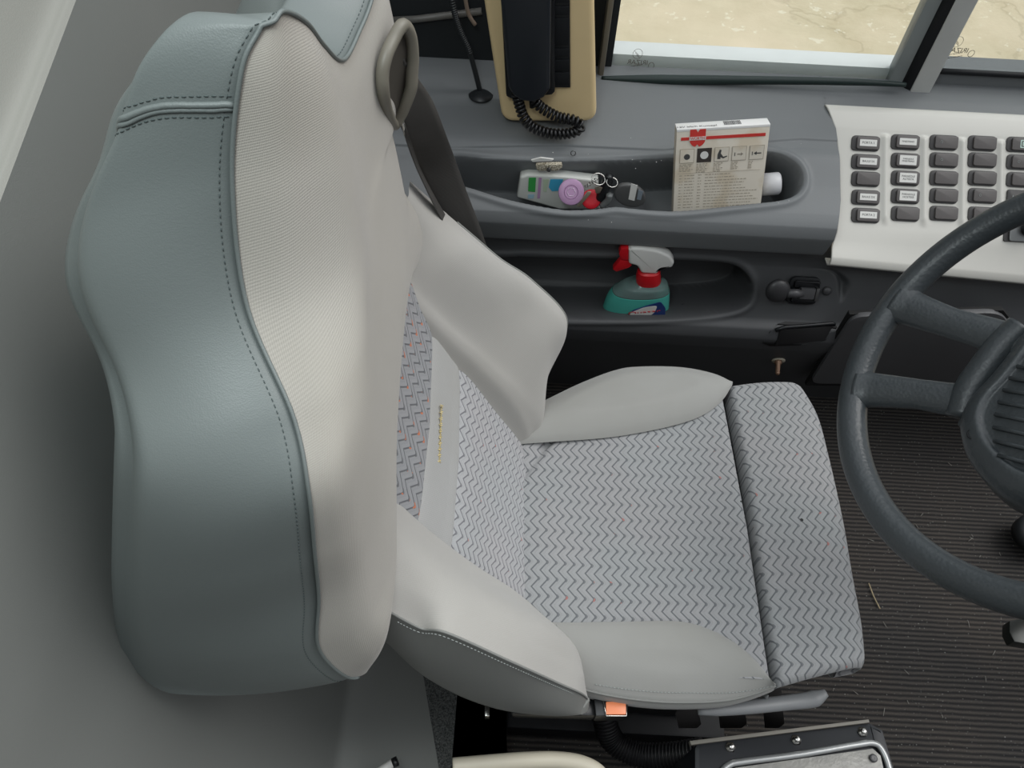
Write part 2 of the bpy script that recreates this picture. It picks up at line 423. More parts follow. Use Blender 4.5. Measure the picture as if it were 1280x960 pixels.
for side in (0, -1):
    sm = LO[18:96, side]; s = 1 if side == 0 else -1
    Bt = [(480, 800, .225), (520, 838, .243), (560, 863, .255), (600, 880, .268), (640, 890, .275), (690, 894, .272), (725, 886, .262), (737, 874, .250)]
    Bp = np.array([onY(a, b, YC-w) for a, b, w in Bt]);
    Bp = resamp(Bp, len(sm)) if side else sm+np.array([-.05, .0, -.02]); G = []
    for j in range(15):
        t = j/14; P = sm*(1-t)+Bp*t; P[:, 1] += s*.010*math.sin(math.pi*t)
        G.append(P)
    for a, dx, dy in ((1, -.006, -.010), (2, -.02, -.03), (3, -.04, -.09)):
        G.append(Bp+np.array([dx, s*dy, -.004]))
    v = grid('bolster_side', np.array(G), M_VIN2, seat, flip=(side == 0), label='smooth grey vinyl side of the lower bolster')
    multi('stitching', dashes(sm[4:]+np.array([-.003, s*.003, -.003]), 0, .0005, .003, .0016), M_THREADL, v)
    tube('piping', sm[:-2]+np.array([0, s*.0005, 0]), .0014, M_VIN2, v, seg=6)

# --- centre panel in three pieces
hs = np.array([.57, .60, .643, .72, .76, .815, .87, .93, .98, 1.03, 1.07]); xs = np.array([-.152, -.143, -.128, -.110, -.098, -.074, -.044, -.014, .012, .036, .045])
def panel(name, h0, h1, mat, **props):
    hh = np.linspace(h0, h1, 60); P = []
    for h in hh:
        x = np.interp(h, hs, xs); wp = np.interp(h, [.57, .65, .8, .93, 1.05], [.165, .162, .155, .142, .135])
        e = min(h-h0, h1-h); pad = .004*(1-math.exp(-e/.006))
        P.append([W(u*wp, h-.012*(u*u), x+pad-.010*abs(u)**6+.006*(u*u)) for u in np.linspace(-1, 1, 60)])
    return grid(name, np.array(P), mat, seat, flip=True, **props)
panel('upper_back_insert', .57, .768, M_CHE3, label='dark leaf patterned fabric insert with orange threads')
pb = panel('back_band', .766, .838, M_BAND, label='plain grey band across the backrest')
panel('lower_back_insert', .836, 1.06, M_CHE2, label='grey zigzag patterned lower insert')
# embroidered script on the band
cN = norm(np.cross([0, -1, 0], [.42, 0, -.9]))
zz = [];
for i in range(60):
    t = i/59; px = 552-3*t+ (2.1 if i % 2 else -2.1)*(.6+.4*math.sin(i)); py = 506+t*72
    h = 0; p = onP(px, py, W(0, .80, -.0755), norm([.90, 0, .43])); zz.append(p)
multi('embroidery', [tubeVF(np.array(zz), .0007, 5)], plain((232, 212, 146), .7), pb)

# --- belt guide and belt
gp = lambda px, py, Y: onY(px, py, Y)
ring = [(500, 32, .600), (507, 45, .606), (510, 70, .608), (509, 92, .606), (508, 110, .604), (501, 130, .602), (493, 147, .600), (486, 155, .594), (478, 140, .576), (473, 115, .562), (472, 90, .564), (477, 68, .572), (486, 48, .585), (494, 34, .594)]
RP = cr(np.array([gp(*r) for r in ring])+np.array([.004, 0, 0]), 80, closed=True)
guide = tube('belt_guide', RP, .0055, plain((112, 108, 98), .45), seat, seg=12, closed=True, label='grey brown plastic loop of the belt guide')
inner = cr(np.array([gp(*r) for r in ring])+np.array([.0015, 0, 0]), 40, closed=True)
mesh('guide_recess', list(inner), [tuple(range(40))], plain((70, 66, 60), .6), guide)
def ribbon(name, C1, C2, mat, parent, n=60, thick=.0014, **props):
    a, b = cr(C1, n), cr(C2, n); P = np.stack([a*(1-t)+b*t for t in np.linspace(0, 1, 7)], 1)
    return grid(name, P, mat, parent, thick=thick, **props)
t = NT('belt_webbing'); sx = t.n('ShaderNodeSeparateXYZ'); t.l(t.uv(), sx.inputs[0])
w = t.math('SINE', t.math('MULTIPLY', sx.outputs['X'], 2*math.pi/.0016)); b_ = srgb((70, 68, 66))
t.color(t.mix(t.math('ADD', t.math('MULTIPLY', w, .5), .5), tuple(x*.8 for x in b_), tuple(x*1.2 for x in b_))); t.set(.55, 0, .4); t.bump(w, .4, .0005); M_BELT = t.m
belt = ribbon('seat_belt', [gp(499, 66, .600), gp(490, 92, .598), gp(483, 122, .590), gp(495, 140, .64), gp(515, 190, .735), gp(535, 240, .745), gp(560, 285, .75), gp(600, 345, .77), gp(640, 410, .79)],
       [gp(503, 68, .602), gp(509, 80, .606), gp(524, 101, .65), gp(541, 128, .70), gp(562, 180, .745), gp(580, 230, .757), gp(597, 275, .765), gp(620, 335, .785), gp(660, 400, .80)], M_BELT, seat, label='dark grey belt webbing')
ribbon('belt_tail', [gp(490, 130, .60), gp(502, 160, .67), gp(514, 195, .70), gp(530, 232, .705), gp(560, 290, .72), gp(610, 360, .73)], [gp(497, 131, .61), gp(510, 165, .68), gp(520, 200, .72), gp(538, 238, .725), gp(570, 290, .74), gp(622, 355, .75)], M_BELT, belt)
tube('belt_clip', [gp(502, 148, .62), gp(505, 160, .64), gp(506, 168, .65)], .0015, M_CHROME, belt, seg=8)

# --- cushion
ZC = .478
def fold(X, Y, x0, y0, x1, y1_, w_, a_):
    dx, dy = x1-x0, y1_-y0; L_ = math.hypot(dx, dy); t = ((X-x0)*dx+(Y-y0)*dy)/L_; d = ((X-x0)*dy-(Y-y0)*dx)/L_
    return -a_*math.exp(-(d/w_)**2)*float(smooth01(t/.02))*float(smooth01((L_-t)/.03))
def bowl(X, Y): return fold(X, Y, .015, .55, .085, .665, .006, .006)+fold(X, Y, .03, .60, .12, .67, .005, .004)+ZC-.010*np.exp(-((X-.16)/.13)**2-((Y-.5)/.14)**2)+.004*np.sin(X*28)*np.sin((Y-.3)*14)*.4
nx, ny = 90, 120
backX, y0, y1 = .005, .285, .745
P = np.zeros((nx, ny, 3))
for i, a in enumerate(np.linspace(0, 1, nx)):
    for j, b in enumerate(np.linspace(0, 1, ny)):
        Y = y0+(float(np.interp(a, [0, .3, 1], [.655, .715, y1]))-y0)*b; xf = np.interp(Y, [.28, .5, .757], [.352, .353, .343])
        X = backX+(xf-backX)*a; z = bowl(X, Y); e = xf-X
        if e < .016: z -= .016*(1-math.sqrt(max(0, 1-((.016-e)/.016)**2)))
        P[i, j] = (X, Y, z)
front = P[-1].copy(); rowsx = [P]
for dz in (.012, .03, .055): f = front.copy(); f[:, 2] -= dz; rowsx.append(f[None])
P = np.concatenate(rowsx)
uvc = P[:, :, :2].copy(); uvc[-3:, :, 0] += np.array([.012, .03, .055])[:, None]
cush = grid('cushion_centre', P, M_CHE, seat, uv=uvc, flip=False, label='zigzag patterned cushion centre')
# wrinkles are slight folds near the backrest
def cbolster(inner, outer, far):
    """inner/outer: pixel lines of the inner edge and the outer silhouette from back to front"""
    s = 1 if far else -1
    I = resamp(np.array([onZ(a, b, ZC+.001) for a, b in inner]), 60); O = resamp(np.array([onZ(a, b, z) for a, b, z in outer]), 60)
    G = []
    for j in range(22):
        t = j/21; th = t*math.pi*.5
        P = I+(O-I)*(1-math.cos(th*1.0))**.9 if False else I+(O-I)*t
        wdt = np.linalg.norm(O-I, axis=1)
        hump = (.25*wdt+.004)*np.sin(math.pi*min(1, t*.92))**.75
        P = P.copy(); P[:, 2] += np.minimum(hump, .030) if far else np.minimum(hump*.8, .022); G.append(P)
    e = G[-1]
    for dy, dz in ((.003, -.008), (.002, -.02), (-.008, -.04), (-.03, -.055)):
        P = O.copy(); P[:, 1] += s*dy; P[:, 2] += dz; G.append(P)
    return np.array(G), I, O
gN, I1, O1 = cbolster([(655, 776), (700, 778), (780, 777), (850, 777), (890, 788), (925, 808), (950, 832), (968, 856)],
        [(690, 840, .455), (715, 858, .455), (745, 868, .452), (790, 876, .452), (840, 880, .452), (900, 878, .452), (940, 869, .455), (969, 858, .465)], False)
bn = grid('cushion_bolster', gN, M_BOL, seat, flip=True, label='worn grey suede near side bolster of the cushion')
gF, I2, O2 = cbolster([(640, 556), (680, 553), (760, 547), (820, 537), (865, 525), (890, 512), (905, 498), (915, 482)],
        [(650, 520, .455), (690, 500, .455), (730, 482, .455), (770, 468, .455), (800, 464, .455), (850, 464, .455), (890, 470, .46), (913, 480, .465)], True)
grid('cushion_bolster', gF, M_BOL, seat, flip=False, label='brown stained far side bolster of the cushion')
multi('stitching', dashes(gN[19, 12:]+np.array([0, 0, .0016]), 0, .0005, .003, .0016), M_THREADL, bn)
tube('piping', gN[21, 5:], .0016, M_VIN2, bn, seg=8)
# --- extension
q = [onZ(911, 478, .474), onZ(994, 477, .462), onZ(1012, 500, .462), onZ(1032, 560, .462), onZ(1054, 660, .462), onZ(1076, 780, .462), onZ(1083, 826, .462), onZ(1060, 850, .465), onZ(985, 856, .474)]
def ext():
    n, m = 60, 100; G = np.zeros((n, m, 3))
    back = resamp([onZ(911, 479, .474), onZ(935, 600, .474), onZ(954, 730, .474), onZ(974, 857, .474)], m)
    fr = resamp([onZ(1000, 482, .455), onZ(1022, 520, .455), onZ(1036, 570, .455), onZ(1054, 650, .455), onZ(1066, 720, .455), onZ(1077, 780, .455), onZ(1082, 832, .455)], m)
    for i, a in enumerate(np.linspace(0, 1, n)):
        for j in range(m):
            b = j/(m-1); p = back[j]*(1-a)+fr[j]*a
            z = .474+.006*math.sin(math.pi*min(1, a*1.1))
            for e, rr in ((a*.13, .010), ((1-a)*.13, .03), (b*.46, .014), ((1-b)*.46, .014)):
                if e < rr: z -= rr*(1-math.sqrt(max(0, 1-((rr-e)/rr)**2)))*.8
            G[i, j] = (p[0], p[1], z)
    return G
E_ = ext(); n, m = E_.shape[:2]
pad = np.zeros((n+4, m+4, 3)); pad[2:-2, 2:-2] = E_
cenE = E_.reshape(-1, 3).mean(0)
pad[1, 2:-2] = E_[0]+[0, 0, -.03]; pad[0, 2:-2] = E_[0]+[.01, 0, -.065]; pad[-2, 2:-2] = E_[-1]+[-.001, 0, -.018]; pad[-1, 2:-2] = E_[-1]+[-.02, 0, -.040]
for (j, dst, dy, dz) in ((2, 1, -.001, -.015), (2, 0, -.015, -.035), (-3, -2, .0015, -.012), (-3, -1, .02, -.034)):
    pad[:, dst] = pad[:, j]; pad[:, dst, 1] += (dy if j > 0 else dy)*1.; pad[:, dst, 2] += dz
uve = pad[:, :, :2].copy()
exo = grid('cushion_extension', pad, M_CHE, seat, uv=uve, flip=True, label='zigzag patterned front extension of the cushion')
for px, py, r in ((1002, 650, .0024), (926, 627, .0014)):
    p = onZ(px, py, .4805 if px > 980 else ZC-.0045); a = np.linspace(0, 2*math.pi, 12, endpoint=False)
    mesh('burn_hole', [p+[r*math.cos(x), r*math.sin(x), .0006] for x in a]+[p+[0, 0, .0004]], [(i, (i+1) % 12, 12) for i in range(12)], M_BLKM, exo if px > 980 else cush)

# --- frame below the cushion, lever, buckle, suspension
lev = [onZ(872, 888, .41), onZ(930, 884, .405), onZ(985, 878, .40), onZ(1015, 874, .40), onZ(1033, 866, .405)]
tube('adjustment_lever', cr(lev, 30), np.interp(np.linspace(0, 1, 30), [0, .1, .8, 1], [.006, .009, .011, .005]), plain((118, 120, 122), .4), seat, seg=14, flat=.6, label='grey plastic adjustment lever under the cushion')
pan = [onZ(690, 820, .40), onZ(960, 840, .40), onZ(905, 490, .40), onZ(680, 530, .40)]
prism('seat_pan', pan, (0, 0, .035), M_BLKM, seat, bevel=.01)
prism('suspension_base', [(.06, .33, .06), (.36, .33, .06), (.36, .70, .06), (.06, .70, .06)], (0, 0, .33), M_BLK, seat, bevel=.02)
prism('floor_plate', [(.02, .30, .0), (.40, .30, .0), (.40, .74, .0), (.02, .74, .0)], (0, 0, .06), M_BLKM, seat, bevel=.006)
for a, b, c, d in ((852, 878, 905, 905), (905, 935, 905, 890), (962, 982, 905, 880)):
    prism('bracket', [onZ(a, c, .25), onZ(b, c, .25), onZ(b-4, d-20, .38), onZ(a-4, d-20, .38)], (0, 0, -.03), plain((52, 50, 50), .5), seat, bevel=.004)
# buckle
bk = [onZ(742, 872, .44), onZ(778, 870, .44), onZ(784, 880, .44), onZ(783, 894, .44), onZ(745, 895, .44)]
bu = prism('belt_buckle', bk, (0, 0, -.03), M_BLK, seat, bevel=.002)
prism('release_button', [onZ(757, 878, .4405), onZ(782, 878, .4405), onZ(782, 894, .4405), onZ(757, 894, .4405)], (0, 0, .004), plain((235, 140, 95), .35), bu, bevel=.001, label='orange release button')
tube('buckle_edge', [onZ(754, 876, .443), onZ(756, 886, .443), onZ(758, 895, .443), onZ(783, 895, .443), onZ(784, 880, .443)], .0008, M_CHROME, bu, seg=6)
prism('buckle_stalk', [onZ(640, 880, .43), onZ(745, 872, .43), onZ(745, 895, .43), onZ(640, 892, .43)], (0, 0, -.025), M_BLK, bu, bevel=.004)
prism('recliner_bracket', [onZ(606, 880, .42), onZ(612, 880, .42), onZ(612, 895, .42), onZ(606, 895, .42)], (0, 0, -.02), M_CHROME, seat, bevel=.001, label='small chrome bracket end')

# ================================================================= SIDE CONSOLE
def poly_s(P): P = np.asarray(P, float); return np.concatenate([[0], np.cumsum(np.linalg.norm(np.diff(P, axis=0), axis=1))])
def prof(P, n=400):
    Q = np.asarray(P, float); Q2 = cr(Q, n); return Q2*.5+.5*np.stack([np.interp(np.linspace(0, len(Q)-1, n), range(len(Q)), Q[:, k]) for k in (0, 1)], 1)
def hit(px, py, Q):                       # sight line against a profile extruded along X -> (X, s)
    r = ray(px, py); s = poly_s(Q); best = None
    for i in range(len(Q)-1):
        a, b = Q[i], Q[i+1]; A = np.array([[r[1], -(b-a)[0]], [r[2], -(b-a)[1]]]); rhs = np.array([a[0]-C[1], a[1]-C[2]])
        dt = np.linalg.det(A)
        if abs(dt) < 1e-12: continue
        t, v = np.linalg.solve(A, rhs)
        if -.02 <= v <= 1.02 and t > 0 and (best is None or t < best[0]): best = (t, C[0]+t*r[0], s[i]+v*(s[i+1]-s[i]))
    return (best[1], best[2]) if best else None
def sdist(PX, PS, poly):
    poly = np.asarray(poly); n = len(poly); d = np.full(PX.shape, 1e9); ins = np.zeros(PX.shape, bool)
    for i in range(n):
        a, b = poly[i], poly[(i+1) % n]; e = b-a; wx, ws = PX-a[0], PS-a[1]; t = np.clip((wx*e[0]+ws*e[1])/(e@e+1e-15), 0, 1)
        d = np.minimum(d, np.hypot(wx-t*e[0], ws-t*e[1]))
        c = ((a[1] > PS) != (b[1] > PS)) & (PX < (b[0]-a[0])*(PS-a[1])/(b[1]-a[1]+1e-15)+a[0]); ins ^= c
    return np.where(ins, -d, d)
PU = prof([(1.30, .694), (1.25, .687), (1.19, .668), (1.140, .657), (1.118, .650), (1.075, .625), (1.03, .602), (1.012, .588), (1.005, .568), (1.010, .546), (1.018, .520), (1.030, .512), (1.06, .512)])
def shell_grid(Q, xa, xb, nx_, pockets, name, mat, parent, xb_fn=None, extra=None, **props):
    s = poly_s(Q); ss = np.linspace(0, s[-1], 300); Qy, Qz = np.interp(ss, s, Q[:, 0]), np.interp(ss, s, Q[:, 1])
    X = np.linspace(0, 1, nx_)
    end = np.array([xb if xb_fn is None else xb_fn(v) for v in ss])
    PX = xa+(end[None]-xa)*X[:, None]; PS = np.broadcast_to(ss, PX.shape)
    Y = np.broadcast_to(Qy, PX.shape).copy(); Z = np.broadcast_to(Qz, PX.shape).copy()
    ty, tz = np.gradient(Qy), np.gradient(Qz); L = np.hypot(ty, tz); ny_, nz_ = tz/L, -ty/L     # outward normal (towards the cabin)
    sg = np.sign((ny_*-.6+nz_*.8).mean()); ny_, nz_ = ny_*sg, nz_*sg
    for poly, dv, rim, ew in pockets:
        sd = sdist(PX, PS, poly); m = smooth01(-sd/ew)
        Y += m*dv[0]; Z += m*dv[1]
        g = rim*np.exp(-((sd-.007)/.006)**2)*(sd > -.004)
        Y += g*ny_[None]; Z += g*nz_[None]
    if extra is not None:
        g = extra(PX, PS); Y += g*ny_[None]; Z += g*nz_[None]
    return grid(name, np.stack([PX, Y, Z], -1), mat, parent, **props)
H = lambda L_, Q: [hit(a, b, Q) for a, b in L_]
pk_up = cr(np.array(H([(560, 196), (620, 199), (700, 202), (800, 199), (900, 193), (960, 189), (990, 200), (1003, 218), (1000, 238), (980, 250), (930, 256), (850, 264), (800, 262), (770, 259), (740, 262), (700, 262), (640, 251), (590, 236), (560, 226)], PU)), 120, closed=True)
con = thing('side_console', 'dark grey upper side console with open tray below the side window', 'console', (.25, 1.12, .66))
eU = [hit(1030, 131, PU), hit(1042, 160, PU), hit(1047, 200, PU), hit(1048, 250, PU), hit(1044, 285, PU), hit(1036, 306, PU)]
eU = np.array(eU); o_ = np.argsort(eU[:, 1]); eU = eU[o_]
def led(PX, PS):          # shallow moulded line behind the tray
    a = np.array(H([(560, 183), (700, 180), (830, 186), (1000, 172)], PU)); a = a[np.argsort(a[:, 0])]
    c = np.interp(PX, a[:, 0], a[:, 1]); return -.003*smooth01((PS-c)/.004)*np.exp(-np.maximum(0, PS-c-.02)/.01)
tray = shell_grid(PU, -.355, .55, 420, [(pk_up, (.05, -.105), .004, .008)], 'console_shell', M_SIDE, con, xb_fn=lambda v: np.interp(v, eU[:, 1], eU[:, 0])+.004, extra=led)
# latch remains, screw ring and flecks on the tray
def small(px, py, Y, r, name, mat, parent, hgt=.002, n=12, **kw):
    p = onY(px, py, Y); a = np.linspace(0, 2*math.pi, n, endpoint=False)
    return prism(name, [p+[r*math.cos(x), 0, r*math.sin(x)] for x in a], (0, -hgt, 0), mat, parent, bevel=hgt*.3, **kw)
t_ = NT('torn_foam'); t_.color(t_.mix(t_.ramp(t_.noise(400, 4), .4, .6), srgb((120, 110, 90)), srgb((215, 208, 190)))); t_.set(.8)
lat = prism('broken_latch', rounded([onY(x, y, 1.088) for x, y in ((669, 203), (702, 202), (703, 206), (697, 210), (672, 210))], .3, 3), (0, -.008, 0), t_.m, con, bevel=.001, label='broken pale latch remains')
prism('latch_flap', [onY(x, y, 1.083) for x, y in ((664, 199), (676, 196), (692, 198), (690, 200), (666, 201))], (0, -.003, 0), M_WHITE, lat)
small(686, 211, 1.078, .004, 'latch_screw', M_STEEL, lat, .004)
tube('screw_ring', [onY(716.5+3*math.cos(a), 191.5+3*math.sin(a), 1.098) for a in np.linspace(0, 2*math.pi, 16, endpoint=False)], .0008, M_STEEL, con, seg=6, closed=True)
dots = []
for px, py, r in ((691, 191, .9), (790, 200, .8), (820, 203, 1), (826, 201, .8), (800, 202, .6), (794, 211, .8), (735, 193, .5), (863, 260, .7), (735, 275, .7), (764, 278, .8), (700, 173, .6), (788, 173, .5), (972, 254, .8), (985, 251, .7), (1000, 180, .4)):
    X, s = hit(px, py, PU) or (0, 0); s_ = poly_s(PU); p = np.array([X, np.interp(s, s_, PU[:, 0]), np.interp(s, s_, PU[:, 1])])+np.array([0, -.003, .003])
    q_ = np.array([[0, 0, 1], [1, 0, 0], [0, 1, 0], [-1, 0, 0], [0, -1, 0], [0, 0, -1]])*.0012*r
    dots.append((p+q_, [(0, 1, 2), (0, 2, 3), (0, 3, 4), (0, 4, 1), (5, 2, 1), (5, 3, 2), (5, 4, 3), (5, 1, 4)]))
o = multi('dust_flecks', dots, M_WHITE, con, smooth=False, kind='stuff')

# lower side panel (the wall of the cab)
PL = prof([(1.065, .506), (1.050, .500), (1.043, .488), (1.040, .465), (1.015, .415), (.990, .374), (.973, .362), (.966, .340), (.975, .300), (1.0, .233), (1.04, .12), (1.095, -.03)])
pk_lo = cr(np.array(H([(600, 330), (640, 321), (700, 322), (800, 324), (880, 326), (920, 332), (938, 350), (940, 368), (932, 382), (905, 391), (850, 396), (780, 399), (700, 399), (640, 396), (600, 390)], PL)), 120, closed=True)
rec1 = cr(np.array(H([(966, 398), (975, 410), (962, 432), (1000, 431), (1032, 425), (1046, 408), (1040, 404), (1000, 405)][::1], PL)), 60, closed=True)
rec2 = cr(np.array(H([(1000, 334), (1040, 336), (1062, 350), (1060, 366), (1050, 380), (1047, 366), (1040, 342)], PL)), 60, closed=True)
wall = shell_grid(PL, -.50, 1.35, 620, [(pk_lo, (.12, -.05), .004, .008), (rec2, (.012, -.006), 0, .012)], 'wall_left', M_LOW, None, kind='structure', label='dark grey moulded lower wall beside the seat with open map pocket')

# silver switch panel
PSv = prof([(1.240, .668), (1.228, .6835), (1.215, .680), (1.19, .664), (1.14, .622), (1.08, .573), (1.035, .540), (1.010, .524), (1.004, .512), (1.012, .502), (1.03, .500)])
eS = np.array([hit(1032, 131, PSv), hit(1044, 160, PSv), hit(1049, 200, PSv), hit(1050, 250, PSv), hit(1046, 290, PSv), hit(1040, 308, PSv)]); eS = eS[np.argsort(eS[:, 1])]
def ribs(PX, PS):
    g = 0; sA, sB = hit(1110, 166, PSv)[1], hit(1110, 284, PSv)[1]
    for cx in (1106, 1155, 1203, 1251, 1300):
        xa, xb_ = hit(cx, 170, PSv)[0], hit(cx, 285, PSv)[0]
        xc = xa+(xb_-xa)*(PS-sA)/(sB-sA); g = g+.0045*np.exp(-((PX-xc)/.006)**2)*smooth01((PS-sA)/.01)*smooth01((sB-PS)/.02)
    return g
Qs = PSv; s = poly_s(Qs); ss = np.linspace(0, s[-1], 220); xs0 = np.interp(ss, eS[:, 1], eS[:, 0]); Xn = np.linspace(0, 1, 300)
PX = xs0[None]+(1.25-xs0[None])*Xn[:, None]; PS_ = np.broadcast_to(ss, PX.shape)
Qy, Qz = np.interp(ss, s, Qs[:, 0]), np.interp(ss, s, Qs[:, 1]); ty, tz = np.gradient(Qy), np.gradient(Qz); L = np.hypot(ty, tz)
g = ribs(PX, PS_); Ny, Nz = tz/L, -ty/L; sg = np.sign(Nz.mean()); Ny, Nz = Ny*sg, Nz*sg
# the lower edge drops to the right
drop = np.clip((PX-.55)/.4, 0, 1)*.024*smooth01((PS_-s[-1]*.7)/(.2*s[-1]))
dash = thing('switch_panel', 'silver dashboard side panel carrying columns of rocker switches', 'dashboard', (.8, 1.15, .6))
grid('panel_face', np.stack([PX, Qy[None]+g*Ny[None]+0*PX, Qz[None]+g*Nz[None]-drop], -1), M_SILV, dash, thick=.003)
small(1041, 134, 1.235, .005, 'panel_screw', plain((150, 145, 130), .4), dash, .006)
def onS(px, py, lift=0):
    X, s1 = hit(px, py, PSv); q1 = poly_s(PSv); y_, z_ = np.interp(s1, q1, PSv[:, 0]), np.interp(s1, q1, PSv[:, 1]); e = .004
    t1 = np.array([np.interp(s1+e, q1, PSv[:, 0])-np.interp(s1-e, q1, PSv[:, 0]), np.interp(s1+e, q1, PSv[:, 1])-np.interp(s1-e, q1, PSv[:, 1])]); t1 /= np.linalg.norm(t1)
    dn = np.array([0, t1[0], t1[1]]); nn = np.cross([1, 0, 0], -dn); nn = nn if nn[2] > 0 else -nn
    return np.array([X, y_, z_])+nn*lift, -dn, nn
TXT = {(0, 0): 'PORTA 1', (0, 1): 'BAULE SX', (0, 3): 'BAULE DX', (0, 4): 'PORTA 2', (1, 0): 'FINESTRINO', (1, 1): 'PARASOLE\nFINESTRINO', (1, 2): 'PARASOLE\nAUTISTA', (1, 3): 'PARASOLE\nHOSTESS'}
cols = [(1081.5, (179.5, 202.5, 224, 247, 269.5)), (1131, (178, 201, 223, 245.5, 267.5)), (1179, (178.5, 200.5, 223, 245, 267)), (1227, (179.5, 200.5, 223, 245, 268)), (1275, (181, 203, 225))]
cn = ['first', 'second', 'third', 'fourth', 'fifth']; rn = ['top', 'second', 'middle', 'fourth', 'bottom']
proto = None
def basis(c0, up, nn):
    return Matrix(((1, up[0], nn[0], c0[0]), (0, up[1], nn[1], c0[1]), (0, up[2], nn[2], c0[2]), (0, 0, 0, 1)))
def slab(name, w_, h_, z0, z1, mat, parent, r=.3, bev=.001, cx=0, cy=0):
    p = rounded([(cx-w_/2, cy-h_/2, z0), (cx+w_/2, cy-h_/2, z0), (cx+w_/2, cy+h_/2, z0), (cx-w_/2, cy+h_/2, z0)], r, 4)
    o = prism(name, p, (0, 0, z1-z0), mat, None, bevel=bev); o.parent = parent; return o
for ci, (cx, ys) in enumerate(cols):
    for ri, cy in enumerate(ys):
        c0, up, nn = onS(cx, cy)
        lab = TXT.get((ci, ri)); kind = ('grey rocker switch with white paper label reading '+lab.replace('\n', ' ')) if lab else 'plain grey rocker switch'
        if (ci, ri) == (4, 0): kind = 'grey rocker switch with pale square symbol'
        elif (ci, ri) == (2, 0): kind = 'grey rocker switch with faint lamp symbol'
        full = '%s, %s in the %s switch column from the left' % (kind, rn[ri], cn[ci])
        if lab: full = '%s, %s in %s column' % (kind, rn[ri], cn[ci])
        if proto is None:
            root = bpy.data.objects.new('rocker_switch', None); COL.objects.link(root); root.empty_display_size = .01
            slab('switch_housing', .050, .0265, -.004, .0025, M_SWBODY, root, .3)
            slab('rocker', .0405, .0215, .0015, .006, M_SWITCH, root, .18, .0014, cx=.0035)
            proto = root
        else:
            root = proto.copy(); COL.objects.link(root)
            for ch in [c_ for c_ in proto.children if c_.name.split('.')[0] in ('switch_housing', 'rocker')]:
                c2 = ch.copy(); COL.objects.link(c2); c2.parent = root
        root.matrix_world = basis(c0, up, nn); root['label'] = full; root['category'] = 'switch'; root['group'] = 'rocker switches on the silver panel'
        if lab:
            two = '\n' in lab
            p = slab('paper_label', .030, .0165 if two else .0115, .006, .0064, M_WHITE, root, .05, 0, cx=.003)
            wd = .0255/max(len(x) for x in lab.split('\n'))*1.55
            tx = text('lettering', lab, (.003, .0, .0065), (1, 0, 0), (0, 1, 0), min(wd, .0062), M_INK, None, .0001); tx.parent = p
        if (ci, ri) == (4, 0):
            for w_, col_ in ((.013, M_THREADL), (.010, M_SWBODY), (.006, M_THREADL), (.003, M_SWBODY)):
                pass
            sq = slab('symbol', .014, .014, .006, .0063, plain((190, 215, 205), .5), root, .1, 0, cx=.004)
            for i_, (w_, mt) in enumerate(((.010, M_SWBODY), (.007, plain((190, 215, 205), .5)), (.003, M_SWBODY))):
                e = slab('symbol_ring', w_, w_, .0063+i_*.0002, .0065+i_*.0002, mt, sq, .1, 0, cx=.004)
        if (ci, ri) in ((2, 0), (2, 1), (3, 3), (4, 1)):
            a = np.linspace(0, 2*math.pi, 12, endpoint=False)
            V, Fc = tubeVF([(.002*math.cos(x)-.006, .002*math.sin(x), .0062) for x in a], .0003, 5, closed=True)
            e = mesh('symbol', V, Fc, M_THREADL, None); e.parent = root
# ignition lock and plate at the right edge, partly behind the wheel
c0, up, nn = onS(1276, 262); lk = bpy.data.objects.new('ignition_lock', None); COL.objects.link(lk); lk.matrix_world = basis(c0, up, nn)
tag(lk, 'black switch plate with chrome key lock behind the steering wheel rim', 'lock')
slab('backing_plate', .056, .092, -.002, .0035, M_SWBODY, lk, .08, cy=-.012)
e = slab('lock_frame', .046, .046, .0035, .007, plain((120, 122, 122), .35, .6), lk, .1, cy=-.034, cx=.003)
a = np.linspace(0, 2*math.pi, 24, endpoint=False)
e = prism('lock_barrel', [(.012+.014*math.cos(x), -.034+.014*math.sin(x), .006) for x in a], (0, 0, .016), M_BLK, None, bevel=.002); e.parent = lk
e = prism('symbol', [(-.02, .018, .0036), (-.016, .018, .0036), (-.018, .024, .0036)], (0, 0, .0003), M_THREADL, None); e.parent = lk

# ---- ball knob catch, handle, bolt, storage door on the wall
def onL(px, py, lift=0):
    X, s1 = hit(px, py, PL); q1 = poly_s(PL); y_, z_ = np.interp(s1, q1, PL[:, 0]), np.interp(s1, q1, PL[:, 1]); e = .01
    t1 = np.array([np.interp(s1+e, q1, PL[:, 0])-np.interp(s1-e, q1, PL[:, 0]), np.interp(s1+e, q1, PL[:, 1])-np.interp(s1-e, q1, PL[:, 1])]); t1 /= np.linalg.norm(t1)
    dn = np.array([0, t1[0], t1[1]]); nn = np.cross([1, 0, 0], -dn); nn = nn if nn[1] < 0 else -nn
    return np.array([X, y_, z_])+nn*lift, -dn, nn
def lathe(pr, M4, name, mat, parent, seg=28, **props):
    V, n = [], len(pr); a = np.linspace(0, 2*math.pi, seg, endpoint=False)
    for r_, z_ in pr:
        for x in a: V.append(M4 @ Vector((r_*math.cos(x), r_*math.sin(x), z_)))
    Fc = gridfaces(n, seg, True)+[tuple(range(seg))[::-1], tuple((n-1)*seg+j for j in range(seg))]
    return mesh(name, V, Fc, mat, parent, **props)
c0, up, nn = onL(1002, 362, .002); kn = thing('air_valve', 'black ball knob lever on glossy square base set in the side wall', 'lever', c0)
B4 = basis(c0, up, nn)
def loc(B, pts): return [np.array(B @ Vector(p)) for p in pts]
dN = np.array(B4.to_3x3() @ Vector((0, 0, 1)))
